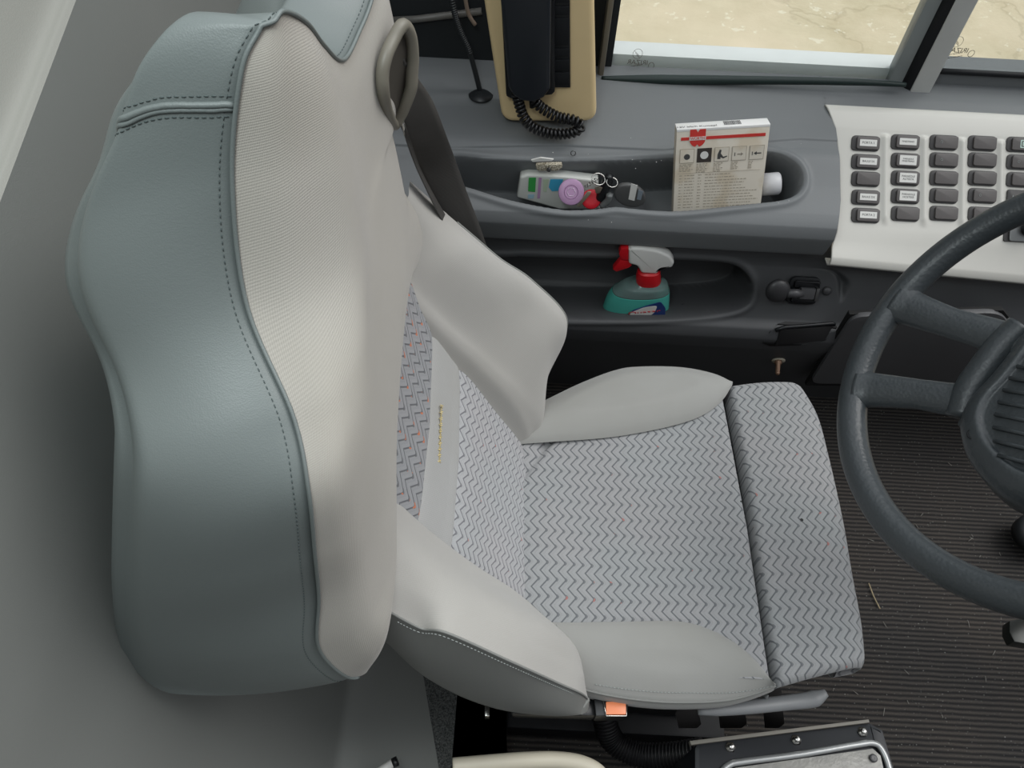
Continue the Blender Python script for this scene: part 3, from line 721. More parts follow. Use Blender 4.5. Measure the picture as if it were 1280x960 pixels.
bs = prism('valve_base', loc(B4, rounded([(-.029, -.026, 0), (.029, -.026, 0), (.029, .028, 0), (-.029, .028, 0)], .25, 4)), dN*.010, M_BLK, kn, bevel=.003)
for y_ in (-.014, .016):
    prism('base_rib', loc(B4, rounded([(-.022, y_-.007, .009), (.025, y_-.007, .009), (.025, y_+.007, .009), (-.022, y_+.007, .009)], .3, 3)), dN*.008, plain((16, 17, 20), .2), kn, bevel=.003)
prism('lever_block', loc(B4, [(-.010, -.010, .01), (.017, -.010, .01), (.017, .011, .01), (-.010, .011, .01)]), dN*.014, M_GUN, kn, bevel=.0015)
prism('metal_plate', loc(B4, [(.018, -.013, .012), (.0235, -.013, .012), (.0235, .012, .012), (.018, .012, .012)]), dN*.012, M_STEEL, kn, bevel=.0006)
tube('lever_arm', [np.array(B4 @ Vector(p)) for p in ((-.006, 0, .018), (-.020, .0, .022), (-.036, .0, .024))], .0085, M_GUN, kn)
kc = onL(967, 357, .028)[0]; kb = basis(kc, up, norm(C-kc))
lathe([(.023*math.sin(x), -.014*math.cos(x)) for x in np.linspace(.05, math.pi-.05, 16)], kb, 'ball_knob', plain((48, 48, 50), .4), kn, label='round dark knob')
c1 = onL(1033, 363, .001)[0]; sw = thing('wall_plug', 'small round dark plug to the right of the ball knob lever', 'plug', c1)
lathe([(.0085, 0), (.0085, .003), (.0065, .006), (.001, .007)], basis(c1, up, nn), 'plug_cap', M_GUN, sw)
# recessed handle
c0, up, nn = onL(1004, 414, .001); hd = thing('pull_handle', 'black recessed pull handle below the ball knob lever', 'handle', c0)
pts = [onL(x, y, .0015)[0] for x, y in ((982, 402), (1044, 404), (1046, 410), (1032, 425), (1000, 431), (962, 432), (953, 428), (962, 415), (972, 405))]
prism('handle_recess', pts, nn*-.004, plain((14, 14, 16), .5), hd)
tube('handle_bar', [onL(x, y, .006)[0] for x, y in ((968, 412), (980, 409), (1010, 407), (1038, 404), (1042, 406))], .0038, M_BLK, hd)
prism('handle_flap', [onL(x, y, .003)[0] for x, y in ((974, 412), (1040, 407), (1030, 424), (968, 430))], nn*.003, plain((30, 29, 30), .35), hd, bevel=.001)
# bolt
c0, up, nn = onL(973, 450, .0); bt = thing('bolt', 'rusty bolt with pale washer sticking out of the wall above the cushion', 'bolt', c0)
p = c0; ax = norm([.05, -.65, -.5]); ax = norm(onY(972, 466, c0[1]-.035)-c0)
zb = Matrix.Translation(Vector(c0)) @ Vector((0, 0, 1)).rotation_difference(Vector(ax)).to_matrix().to_4x4()
lathe([(.004, 0), (.0135, .0005), (.0135, .0025), (.005, .003)], Matrix.Translation(Vector(c0)) @ Vector((0, 0, 1)).rotation_difference(Vector(norm(nn+.2*np.array(ax)))).to_matrix().to_4x4(), 'washer', plain((190, 182, 165), .5), bt)
lathe([(.0075, .002), (.0075, .010), (.0045, .011), (.0045, .038), (.003, .040)], zb, 'bolt_shank', plain((150, 120, 100), .45, .5), bt, seg=12)
# storage door
c0, up, nn = onL(1150, 430)
sd = thing('storage_door', 'dark rounded storage compartment door in the wall behind the steering wheel', 'door', c0)
dq = lambda L_, dY: [onP(x, y, (0, .958-dY, .37), norm([0, -1, -.12])) for x, y in L_]
prism('door_panel', rounded(dq(((1066, 396), (1250, 391), (1330, 482), (1012, 480)), 0), .10, 5), (0, .012, 0), plain((84, 84, 86), .5, bump=.1), sd, bevel=.003)
prism('door_gap', dq(((1062, 393), (1254, 388), (1334, 485), (1007, 482)), -.008), (0, .010, 0), plain((14, 14, 15), .8), sd)
tube('hinge', dq(((1135, 390), (1148, 389), (1158, 391)), .002), .004, M_BLK, sd)

# ================================================================= FLOOR, PARTITION, OUTSIDE
t = NT('ribbed_carpet'); sx = t.n('ShaderNodeSeparateXYZ'); t.l(t.obj(), sx.inputs[0])
wv = t.math('ADD', sx.outputs['Y'], t.math('MULTIPLY', t.noise(30, 2), .003))
rb = t.math('ADD', t.math('MULTIPLY', t.math('SINE', t.math('MULTIPLY', wv, 2*math.pi/.0095)), .5), .5)
fz = t.noise(500, 3); big = t.ramp(t.noise(5, 3), .35, .7)
cA = t.mix(t.math('MULTIPLY', rb, t.math('ADD', fz, .3)), srgb((40, 40, 41)), srgb((76, 73, 70)))
cA = t.mix(t.math('MULTIPLY', big, .5), cA, t.mix(1., cA, (1.45, 1.32, 1.2), 'MULTIPLY'))
sp = t.math('GREATER_THAN', t.noise(330, 0), .80); cA = t.mix(t.math('MULTIPLY', sp, .6), cA, srgb((160, 160, 155)))
t.color(cA); t.set(.95, 0, .1); t.bump(t.math('ADD', rb, t.math('MULTIPLY', fz, 1.2)), .6, .002); M_CARP = t.m
mesh('floor', [(-.06, -.5, 0), (2.2, -.5, 0), (2.2, 1.15, 0), (-.06, 1.15, 0)], [(0, 1, 2, 3)], M_CARP, None, False, kind='structure', label='black ribbed carpet floor of the driver area')
# platform behind the seat
pz = .09
t = NT('platform_felt'); nz = t.noise(450, 4); t.color(t.mix(t.ramp(nz, .35, .7), srgb((58, 60, 60)), srgb((110, 112, 110)))); t.set(.95, 0, .1); t.bump(nz, .6, .001); M_FELT = t.m
ce = onZ(530, 850, pz), onZ(551, 975, pz)
ln = norm(ce[1]-ce[0]); ca, cb = ce[0]-ln*.9, ce[1]+ln*.6
fx = onZ(569, 900, pz)[0]
prof_w = [(-.030, 0), (-.040, .04), (-.050, .075), (fx+.004, .086), (fx, pz)]
P = np.array([[(x, y, z) for y in np.linspace(-.4, 1.2, 5)] for x, z in prof_w])
grid('trim_1', P, M_WALL, None, kind='structure', label='dark riser of the raised platform behind the seat')
mesh('floor_2', [(fx, -.4, pz), (fx, 1.2, pz), tuple(cb+(ca-cb)*1.0), tuple(cb)], [(0, 1, 2, 3)], M_FELT, None, False, kind='structure', label='grey felt strip on the platform edge')
ZT = 1.06
prof_p = [(None, pz+.0008), (-.19, pz+.0008), (-.225, pz+.002), (-.250, pz+.012), (-.262, .14), (-.285, .25), (-.325, .45), (-.362, .70), (-.372, .85), (-.377, .98), (-.380, ZT)]
ys = np.linspace(-.7, 1.35, 40); P = []
for x, z in prof_p:
    P.append([((ca[0]+(cb[0]-ca[0])*(y-ca[1])/(cb[1]-ca[1])) if x is None else x, y, z) for y in ys])
P = np.array(P); P[:, :, 2] += (.997+.227*P[:, :, 1]-ZT)*smooth01((P[:, :, 2]-.6)/(ZT-.6)); P2 = cr(P[1:], 90); P2 = np.concatenate([P[:1], P2])
grid('wall_back', P2, M_WALL, None, kind='structure', label='smooth grey partition wall behind the seat')
top = [(-.380, ZT), (-.383, ZT+.003), (-.400, ZT+.02), (-.44, ZT+.12), (-.48, ZT+.30), (-.52, ZT+.5)]
P = np.array([[(x, y, z+.997+.227*y-ZT) for y in ys] for x, z in top]); P = cr(P, 60)
grid('wall_back_upper', P, M_WALLU, None, kind='structure', label='lighter upper part of the partition wall')
# outside ground
t = NT('outside_ground'); n1 = t.noise(.9, 5); n2 = t.noise(5, 6, rough=.7)
vo = t.n('ShaderNodeTexVoronoi', Scale=.8, feature='DISTANCE_TO_EDGE'); mp = t.n('ShaderNodeTexNoise', Scale=2.5, Detail=4.)
t.l(t.obj(), mp.inputs['Vector']); vm = t.n('ShaderNodeVectorMath', operation='ADD'); t.l(t.obj(), vm.inputs[0]); t.l(mp.outputs['Color'], vm.inputs[1]); t.l(vm.outputs[0], vo.inputs['Vector'])
crk = t.math('SUBTRACT', 1., t.ramp(vo.outputs['Distance'], .0, .02))
c_ = t.mix(t.ramp(n2, .3, .7), srgb((196, 182, 152)), srgb((214, 202, 174))); c_ = t.mix(t.ramp(n1, .4, .65), c_, srgb((228, 212, 186))); 
sp = t.math('GREATER_THAN', t.noise(14, 3, rough=.7), .64); c_ = t.mix(t.math('MULTIPLY', sp, .5), c_, srgb((240, 234, 215)))
c_ = t.mix(t.math('MULTIPLY', crk, .3), c_, srgb((150, 135, 110)))
t.color(c_); t.set(.9, 0, .2); t.bump(n2, .4, .02)
mesh('ground', [(-12, 1.5, -1.1), (14, 1.5, -1.1), (14, 16, -1.1), (-12, 16, -1.1)], [(0, 1, 2, 3)], t.m, None, False, kind='structure', label='sandy concrete ground seen through the windows')

# ================================================================= WINDOWS
YW = 1.30
t = NT('window_glass'); t.t.nodes.remove(t.b); out = t.t.nodes['Material Output']
g1 = t.n('ShaderNodeBsdfTransparent'); g1.inputs[0].default_value = (.96, .98, .97, 1); g2 = t.n('ShaderNodeBsdfGlossy'); g2.inputs['Roughness'].default_value = .02
fr = t.n('ShaderNodeFresnel', IOR=1.45); mx = t.n('ShaderNodeMixShader'); t.l(t.math('MULTIPLY', fr.outputs[0], .5), mx.inputs[0]); t.l(g1.outputs[0], mx.inputs[1]); t.l(g2.outputs[0], mx.inputs[2]); t.l(mx.outputs[0], out.inputs['Surface']); M_GLASS = t.m
zs = .69
def YX(px, py, dy=0): return onY(px, py, YW+dy)
xL = YX(752, 98)[0]; xP0, xP1 = YX(1130, 108)[0], YX(1157, 106)[0]
w1 = box('window_1', (xL, YW, zs-.01), (xP0-xL, 0, 0), (0, 0, .85), (0, .005, 0), M_GLASS, None, bevel=0, kind='structure', label='side window pane beside the driver')
w2 = box('window_2', (xP1, YW, zs-.01), (1.0, 0, 0), (0, 0, .85), (0, .005, 0), M_GLASS, None, bevel=0, kind='structure', label='second side window pane right of the pillar')
# lower outer rail seen through the glass
rl = box('trim_2', (xL-.02, YW+.010, zs-.064), (xP0-xL+.02, 0, 0), (0, .05, 0), (0, 0, .085), plain((228, 230, 230), .5), None, bevel=.012, kind='structure', label='pale lower window rail outside the glass')
gk = cr(np.array([YX(x, y-1, -.036) for x, y in ((752, 99), (800, 100), (850, 101), (900, 101), (1000, 102), (1080, 104), (1132, 107))]), 60)
gs = tube('window_gasket', gk, np.interp(np.linspace(0, 1, 60), [0, .1, .25, .4, .8, 1], [.004, .006, .0085, .0085, .006, .004]), plain((28, 44, 42), .5), None, kind='structure', label='dark green rubber gasket along the bottom of the window')
gs.name = 'trim_3'
gk2 = [YX(1160, 88, -.008), YX(1220, 91, -.008), YX(1290, 95, -.008), YX(1340, 98, -.008)]
tube('trim_4', gk2, .005, M_BLKM, None, kind='structure', label='thin dark gasket below the second window')
dd = []
for i in range(60):
    p = YX(1163+i*2.4, 85.5+i*.105, -.001); dd.append((p+np.array([[-.0008, 0, -.0008], [.0008, 0, -.0008], [.0008, 0, .0008], [-.0008, 0, .0008]]), [(0, 1, 2, 3)]))
multi('dotted_edge', dd, M_BLK, w2, smooth=False)
box('trim_11', (xP1, YW-.004, .64), (1.0, 0, 0), (0, .06, 0), (0, 0, .074), M_SIDE, None, bevel=.003, kind='structure', label='grey lower frame of the second window')
# pillar between windows
def post(name, pts, y0_, y1_, ztop, mat, label):
    pr = [(x, y, zs-.02) for x, y in pts]; return prism(name, pr, (0, 0, ztop), mat, None, bevel=.004, kind='structure', label=label)
pw = .036
post('window_pillar', [(xP0, YW-.03), (xP0+pw, YW-.03), (xP0+pw, YW+.03), (xP0, YW+.03)], 0, 0, .9, plain((206, 207, 204), .5), 'light grey upright pillar between the two side windows').name = 'trim_5'
post('pillar_gasket', [(xP0-.012, YW-.018), (xP0+.001, YW-.028), (xP0+.001, YW+.02), (xP0-.012, YW+.02)], 0, 0, .9, M_BLKM, 'black rubber strip along the pillar').name = 'trim_6'
post('pillar_glazing', [(xP0-.034, YW-.004), (xP0-.012, YW-.012), (xP0-.012, YW+.02), (xP0-.034, YW+.02)], 0, 0, .9, plain((150, 156, 156), .35), 'grey window frame edge beside the black strip').name = 'trim_7'
post('left_post', [(xL-.010, YW-.03), (xL, YW-.03), (xL, YW+.02), (xL-.010, YW+.02)], 0, 0, .9, plain((118, 112, 100), .5), 'thin window post beside the beige panel').name = 'trim_8'
# sill continuing to the right (below second window, behind the silver panel) is one slab
_sp = poly_s(PU); _s1 = eU[0, 1]+.004; _k = np.linspace(0, _s1, 60)
P = np.array([[(x, np.interp(v, _sp, PU[:, 0]), np.interp(v, _sp, PU[:, 1])) for x in np.linspace(eU[0, 0], 1.6, 30)] for v in _k]+[[(x, np.interp(_s1, _sp, PU[:, 0]), np.interp(_s1, _sp, PU[:, 1])-.008) for x in np.linspace(eU[0, 0], 1.6, 30)]])
grid('trim_9', P, M_SIDE, None, kind='structure', label='grey sill running under the second window')
# glass markings (seen mirrored from inside)
M_MARK = plain((110, 104, 96), .8)
for k_, (px, py) in enumerate(((797, 68), (1197, 53))):
    w_ = (w1, w2)[k_]
    em = YX(px, py, -.001); a = np.linspace(0, 2*math.pi, 28, endpoint=False)
    ring_ = tubeVF([em+[.0085*math.cos(x), 0, .0095*math.sin(x)+.001] for x in a], .00035, 4, closed=True)
    bars = [tubeVF([em+[-.007+.0025*i, 0, .007-.004*i], em+[.003+.001*i, 0, -.002-.0025*i]], .0003, 4) for i in range(3)]
    multi('maker_emblem', [ring_]+bars, M_MARK, w_)
    text('maker_lettering', 'IRIZAR', YX(px, py+10, -.001), (1, 0, 0), (0, 0, 1), .0125, M_MARK, w_, .0001, mirror=True)
    lt = []
    for j in range(2):
        for i in range(7):
            p = YX(px-14+i*3.1, py+16+j*4-i*.5, -.001); l_ = .0012+.002*rng.rand(); lt.append((p+np.array([[-l_, 0, -.0005], [l_, 0, -.0005], [l_, 0, .0006], [-l_, 0, .0006]]), [(0, 1, 2, 3)]))
    p = YX(px+17, py+14, -.001); lt.append(tubeVF([p+[.005*math.cos(x), 0, .006*math.sin(x)] for x in a], .0005, 5, closed=True))
    multi('fine_print', lt, M_MARK, w_, smooth=False)

# dark wall area left of the beige panel
box('wall_left_rear', (-.75, 1.295, .60), (.90, 0, 0), (0, 0, 1.0), (0, .02, 0), plain((26, 30, 33), .7), None, bevel=0, kind='structure', label='dark side wall behind the seat shoulder')
tube('trim_10', [onY(480, 26, 1.29), onY(520, 24, 1.29), onY(602, 14, 1.29)], .006, plain((100, 98, 94), .4), None, kind='structure', label='thin pale ledge on the dark side wall')

# ================================================================= PHONE PANEL
Yp = 1.15
PB = lambda x, y, d=0: onY(x, y, Yp-d)
ph = thing('phone_panel', 'beige upright panel beside the window carrying the black handset', 'panel', PB(688, 152))
_a = rounded([PB(620, 80), PB(627, 153), PB(746, 153), PB(744, 80)], .22, 6); out_ = [PB(596, -60), PB(606, 10)]+_a[7:21]+[PB(743, 10), PB(742, -60)]
prism('panel_body', out_, (0, .06, 0), plain((232, 206, 158), .45, var=.03), ph, bevel=.010, bseg=4)
hs_ = thing('handset', 'black telephone handset with coiled cord hanging on the beige panel', 'telephone', PB(660, 60, .03))
Q = lambda L_, d: [PB(x, y, d) for x, y in L_]
prism('cradle', Q([(624, -60), (633, 114), (640, 117), (690, 112), (694, 108), (694, -60)], .001), (0, -.016, 0), M_BLK, hs_, bevel=.004)
prism('receiver', Q([(622, -60), (636, 100), (642, 110), (652, 117), (668, 119), (680, 113), (688, 102), (690, -60)], .018), (0, -.022, 0), plain((30, 34, 40), .35), hs_, bevel=.007, bseg=4)
kp = prism('key_strip', Q([(691, -60), (691, 107), (713, 107), (712, -60)], .001), (0, -.006, 0), M_BLK, hs_, bevel=.001)
for ya, yb in ((-20, 3), (7, 18), (22, 56), (60, 70), (74, 86), (90, 105)):
    prism('key', Q([(693, ya), (693, yb), (711, yb), (711, ya)], .007), (0, -.002, 0), M_BLKM, kp, bevel=.0008)
path = cr(np.array([PB(x, y, d) for x, y, d in ((646, 117, .022), (649, 130, .022), (655, 147, .026), (668, 160, .03), (690, 167, .032), (715, 166, .032), (726, 158, .030), (716, 150, .026), (697, 146, .022), (676, 134, .02), (667, 124, .02))]), 900)
T, N, B = frames(path); L = np.concatenate([[0], np.cumsum(np.linalg.norm(np.diff(path, axis=0), axis=1))]); an = 2*math.pi*L/.0072
hel = path+.0068*(np.cos(an)[:, None]*N+np.sin(an)[:, None]*B)
tube('coiled_cord', hel, .0028, plain((26, 26, 28), .3), hs_, seg=6)
tube('cord_plug', [PB(663, 112, .022), PB(664, 122, .022), PB(665, 134, .022)], .004, M_BLK, hs_)
# gooseneck
gz = thing('gooseneck_microphone', 'black gooseneck stalk on round base left of the beige panel', 'microphone', onZ(600, 116, .668))
gpth = cr(np.array([onY(x, y, 1.22) for x, y in ((560, -40), (566, 5), (574, 35), (586, 62), (594, 90), (600, 114))]), 300)
rr = .0046+.0009*np.sin(np.arange(300)*1.25)*(np.arange(300) < 190); tube('flexible_stalk', gpth, rr, plain((34, 37, 40), .4), gz)
bc = onZ(601, 115, .682); lathe([(.022, 0), (.022, .002), (.014, .005), (.007, .008)], Matrix.Translation(Vector((bc[0], 1.215, .674))), 'round_base', plain((34, 37, 40), .4), gz)
hk = thing('hook', 'small tan curved hook near the top left of the beige panel', 'hook', onY(590, 0, 1.27))
tube('hook_arc', cr(np.array([onY(x, y, 1.27) for x, y in ((581, -20), (582, 0), (586, 18), (594, 31))]), 20), .0035, plain((140, 122, 108), .5), hk)

# ================================================================= THINGS IN THE TRAYS
# cardboard box
TL, TR_, BL = onY(846, 163, 1.085), onY(963, 156, 1.085), onY(835, 267, 1.045)
ux = norm(TR_-TL); wv_ = np.linalg.norm(TR_-TL); dn = BL-TL; dn = dn-ux*(dn@ux); hv = np.linalg.norm(dn); dn = norm(dn); nf = np.cross(ux, dn); nf = nf if nf[1] < 0 else -nf
bx = thing('cardboard_box', 'worn white cardboard bulb box with red logo standing in the upper tray', 'box', TL+dn*(hv+.03)+ux*wv_/2)
th = .030; V0 = TL
skew = (BL-TL)-dn*hv
t = NT('worn_card'); n1 = t.ramp(t.noise(22, 3), .5, .62); t.color(t.mix(t.math('MULTIPLY', n1, .6), srgb((226, 218, 204)), srgb((208, 192, 166)))); t.set(.6, 0, .3); M_CARD = t.m
box('carton', V0+dn*0, ux*wv_, dn*(hv+.03), -nf*th, M_CARD, bx, bevel=.0012)
box('lid_flap', V0-dn*.0012+nf*.0004, ux*wv_, dn*.004, -nf*(th-.001), plain((238, 237, 235), .5), bx, bevel=.0004)
def bp(a, b, l=.0004): return V0+ux*wv_*a+dn*hv*b+nf*l       # a,b in 0..1 of the visible face
def quad(name, a0, b0, a1, b1, mat, par, l=.0004, **kw): return prism(name, [bp(a0, b0, l), bp(a1, b0, l), bp(a1, b1, l), bp(a0, b1, l)], nf*.0003, mat, par, **kw)
M_RL = plain((214, 62, 56), .5)
lg = quad('red_stripe', .05, .085, .96, .12, M_RL, bx)
cxl, cyl = .23, .10
sh = [bp(cxl-.085, .0, .0008), bp(cxl-.02, .0, .0008), bp(cxl, .035, .0008), bp(cxl+.02, .0, .0008), bp(cxl+.085, .0, .0008)]+[bp(cxl+.085*math.cos(x), .115+.085*math.sin(x), .0008) for x in np.linspace(0, math.pi/2-.25, 6)]+[bp(cxl, .17, .0008)]+[bp(cxl+.085*math.cos(x), .115+.085*math.sin(x), .0008) for x in np.linspace(math.pi/2+.25, math.pi, 6)]
prism('logo', sh, nf*.0003, M_RL, bx)
quad('logo_band', cxl-.09, .082, cxl+.09, .122, M_WHITE, bx, .0012)
text('logo_lettering', 'WÜRTH', bp(cxl, .102, .0017), ux, -dn, .0065, M_RL, bx, .0001)
for i in range(5):
    a0 = .045+i*.19; fr_ = quad('icon_frame', a0, .22, a0+.16, .385, plain((170, 160, 145), .6) if i != 1 else plain((62, 56, 52), .6), bx)
    if i != 1: quad('icon_field', a0+.006, .226, a0+.154, .379, M_CARD, fr_, .0008)
    cxx = a0+.08; a = np.linspace(0, 2*math.pi, 20, endpoint=False)
    if i == 0: prism('icon', [bp(cxx+.034*math.cos(x), .31+.034*math.sin(x), .0012) for x in a], nf*.0002, M_INK, fr_)
    if i == 1: prism('icon', [bp(cxx+.045*math.cos(x), .30+.045*math.sin(x), .0012) for x in a], nf*.0002, M_WHITE, fr_)
    if i == 2: prism('icon', [bp(cxx+x, .30+y, .0012) for x, y in ((-.045, .055), (-.045, 0), (-.025, -.055), (-.005, -.05), (-.01, -.01), (.02, .03), (.06, .02), (.062, .03), (.02, .05), (-.01, .035), (-.01, .055))], nf*.0002, M_INK, fr_)
    if i == 3:
        prism('icon', [bp(cxx+x, .31+y, .0012) for x, y in ((-.05, -.02), (-.042, -.02), (-.042, .02), (-.05, .02))], nf*.0002, M_INK, fr_)
        prism('icon', [bp(cxx+x, .31+y, .0012) for x, y in ((-.02, -.006), (.02, -.006), (.02, -.02), (.045, 0), (.02, .02), (.02, .006), (-.02, .006))], nf*.0002, plain((150, 142, 130), .6), fr_)
    if i == 4:
        prism('icon', [bp(cxx+x, .31+y, .0012) for x, y in ((-.05, -.02), (-.042, -.02), (-.042, .02), (-.05, .02))], nf*.0002, M_INK, fr_)
        prism('icon', [bp(cxx+x, .31+y, .0012) for x, y in ((.05, -.006), (0, -.006), (0, -.022), (-.03, 0), (0, .022), (0, .006), (.05, .006))], nf*.0002, M_INK, fr_)
def textlines(name, spec, mat):
    o = []
    for a0, a1, b in spec:
        a = a0
        while a < a1:
            w_ = .012+.035*rng.rand(); o.append(([bp(a, b, .0006), bp(min(a+w_, a1), b, .0006), bp(min(a+w_, a1), b+.009, .0006), bp(a, b+.009, .0006)], [(0, 1, 2, 3)])); a += w_+.01
    multi(name, o, mat, bx, smooth=False)
spec = []
for i in range(5):
    for j in range((5, 6, 6, 5, 5)[i]): spec.append((.045+i*.19, .045+i*.19+(.15, .13, .10, .08, .05)[i]*(1-.12*(j % 3)), .40+j*.019))
for j in range(12): spec.append((.05, .09, .53+j*.036)); spec.append((.11, .22, .53+j*.036)); spec.append((.26, .30, .53+j*.036)); spec.append((.34, (.62, .66, .8, .78, .76, .8, .93, .86, .9, .95, .88, .96)[j], .53+j*.036))
textlines('fine_print', spec, plain((168, 158, 142), .7))
quad('ruled_line', .03, .505, .95, .508, plain((175, 165, 150), .7), bx)
# lid printing
def lp(a, b): return V0-dn*.0016+ux*wv_*a-nf*th*b
text('lid_lettering', '12V kfz/h Kumopl', lp(.22, .28)-dn*.0002, ux, -nf, .009, plain((120, 118, 118), .7), bx, .0001)
brs = []; a_ = .52
while a_ < .70:
    w_ = .003+.006*rng.rand(); brs.append(([lp(a_, .25), lp(a_+w_, .25), lp(a_+w_, .85), lp(a_, .85)], [(0, 1, 2, 3)])); a_ += w_+.005
multi('barcode', brs, plain((90, 88, 88), .7), bx, smooth=False)
# white capped tube right of the box
tb = thing('white_tube', 'white capped tube lying in the upper tray right of the cardboard box', 'tube', onY(955, 235, 1.075))
e0, e1 = onY(900, 235, 1.10), onY(975, 229, 1.10); tube('tube_body', [e0, e0+(e1-e0)*.3, e0+(e1-e0)*.68], .0185, M_WHITE, tb, seg=24)
tube('tube_cap', [e0+(e1-e0)*.69, e0+(e1-e0)*.70, e0+(e1-e0)*.97, e1], [.0165, .0195, .0195, .0165], plain((205, 205, 208), .4), tb, seg=24)
# packet
pkp = [onY(x, y, 1.085) for x, y in ((646, 247), (650, 222), (660, 219), (705, 221), (748, 226), (750, 262), (700, 262))]
pk = thing('tissue_packet', 'white plastic tissue packet with green and blue print in the upper tray', 'packet', pkp[0]); 
prism('wrapper', pkp, (0, .02, 0), plain((214, 216, 210), .35), pk, bevel=.004, bseg=3)
def pq(name, L_, c, par=pk): return prism(name, [onY(x, y, 1.0842) for x, y in L_], (0, -.0004, 0), plain(c, .4), par)
pq('green_print', ((661, 222), (670, 222), (669, 240), (660, 239)), (60, 165, 80)); pq('mauve_print', ((673.5, 222), (677, 222), (675, 248), (671.5, 248)), (190, 150, 190)); pq('blue_print', ((688, 224), (704, 224), (700, 238), (690, 239), (686, 234)), (70, 175, 215)); pq('pale_blue_print', ((660, 243), (668, 243), (667, 248), (660, 248)), (165, 200, 215)); pq('pale_print', ((679, 224), (686, 224), (683, 240), (679, 239)), (190, 205, 180))
# disc tags
def disc(px, py, Y, r, name, c, parent, thick=.004, tilt=(0, -.8, .6), **kw):
    p = onY(px, py, Y); n_ = norm(tilt); M4 = Matrix.Translation(Vector(p)) @ Vector((0, 0, 1)).rotation_difference(Vector(n_)).to_matrix().to_4x4()
    return lathe([(r*.9, -thick/2), (r, -thick/4), (r, thick/4), (r*.94, thick/2), (r*.5, thick/2)], M4, name, plain(c, .4), parent, **kw), M4
md = thing('mauve_disc', 'round mauve plastic disc tag lying on the tissue packet', 'tag', onY(714, 240, 1.06))
_, M4 = disc(714, 240, 1.06, .0225, 'disc_body', (176, 140, 176), md)
a = np.linspace(0, 2*math.pi, 28, endpoint=False)
V, Fc = tubeVF([M4 @ Vector((.0118*math.cos(x), .0118*math.sin(x), .002)) for x in a], .0007, 5, closed=True); mesh('ring_mark', V, Fc, plain((140, 105, 140), .5), md)
a = np.linspace(0, 2*math.pi, 6, endpoint=False)
V, Fc = tubeVF([M4 @ Vector((.0075*math.cos(x), .0075*math.sin(x), .002)) for x in a], .0007, 5, closed=True); mesh('hexagon_mark', V, Fc, plain((215, 195, 215), .5), md)
rd = thing('red_disc', 'round red plastic disc tag below the mauve disc', 'tag', onY(738, 248, 1.058)); disc(739, 249, 1.058, .017, 'disc_body', (205, 30, 45), rd, .005)
# key bunch
kb_ = thing('key_bunch', 'bunch of keys with steel split rings, black fob and chain in the upper tray', 'keys', onY(752, 240, 1.06))
for (px, py, r) in ((748, 224, .012), (765, 228, .010)):
    p = onY(px, py, 1.055); n_ = norm((.2, -.5, .6)); M4 = Matrix.Translation(Vector(p)) @ Vector((0, 0, 1)).rotation_difference(Vector(n_)).to_matrix().to_4x4()
    V, Fc = tubeVF([M4 @ Vector((r*math.cos(x), r*.8*math.sin(x), 0)) for x in np.linspace(0, 2*math.pi, 24, endpoint=False)], .0011, 6, closed=True); mesh('split_ring', V, Fc, M_CHROME, kb_)
for i in range(5):
    p = onY(733+i*3.0, 233-i*2.2, 1.05); V, Fc = tubeVF([p+[.003*math.cos(x), -.001*(i % 2), .002*math.sin(x)] for x in np.linspace(0, 2*math.pi, 12, endpoint=False)], .0009, 5, closed=True); mesh('chain_link', V, Fc, M_CHROME, kb_)
prism('key', [onY(x, y, 1.050) for x, y in ((721, 257), (724, 258), (738, 242), (739, 239), (734, 239))], (0, -.002, 0), plain((190, 180, 160), .3, .7), kb_, bevel=.0005)
prism('key_head', [onY(x, y, 1.052) for x, y in ((743, 235), (748, 232), (753, 234), (750, 240), (745, 241))], (0, -.003, 0), plain((130, 120, 108), .4, .5), kb_, bevel=.001)
tube('black_fob', cr(np.array([onY(x, y, 1.062) for x, y in ((762, 219), (758, 230), (752, 244), (748, 252))]), 16), [.007]*3+[.0095]*10+[.007]*3, M_BLK, kb_, seg=16)
tube('grey_fob', cr(np.array([onY(x, y, 1.052) for x, y in ((762, 243), (760, 250), (752, 258))]), 10), .006, plain((105, 108, 108), .4), kb_, seg=12)
rf_ = thing('remote_fob', 'oval dark grey remote fob with small white label in the upper tray', 'remote', onY(787, 241, 1.06))
op = [onY(787+20*math.cos(x), 241+14*math.sin(x)+.25*20*math.cos(x)*.6, 1.065) for x in np.linspace(0, 2*math.pi, 32, endpoint=False)]
prism('fob_body', op, (0, -.010, 0), plain((82, 82, 82), .4), rf_, bevel=.004, bseg=3)
prism('fob_label', [onY(x, y, 1.0545) for x, y in ((789, 229.5), (797, 231.5), (793, 251), (785.5, 249))], (0, -.0004, 0), M_WHITE, rf_)
prism('fob_sticker', [onY(x, y, 1.0545) for x, y in ((798, 237), (804, 239), (801, 250), (796, 249))], (0, -.0004, 0), plain((130, 140, 150), .4), rf_)
# spray bottle
t = NT('teal_bottle'); t.color(srgb((96, 205, 190))); t.set(.12, 0, .5); t.b.inputs['Transmission Weight'].default_value = .35; t.b.inputs['IOR'].default_value = 1.2; M_TEAL = t.m
t = NT('clear_bottle'); t.color(srgb((150, 175, 172))); t.set(.12, 0, .5); t.b.inputs['Transmission Weight'].default_value = .6; t.b.inputs['IOR'].default_value = 1.2; M_CLR = t.m
Ys = 1.025
SB = thing('spray_bottle', 'teal window cleaner spray bottle with white and red trigger head in the lower pocket', 'bottle', onY(792, 398, Ys))
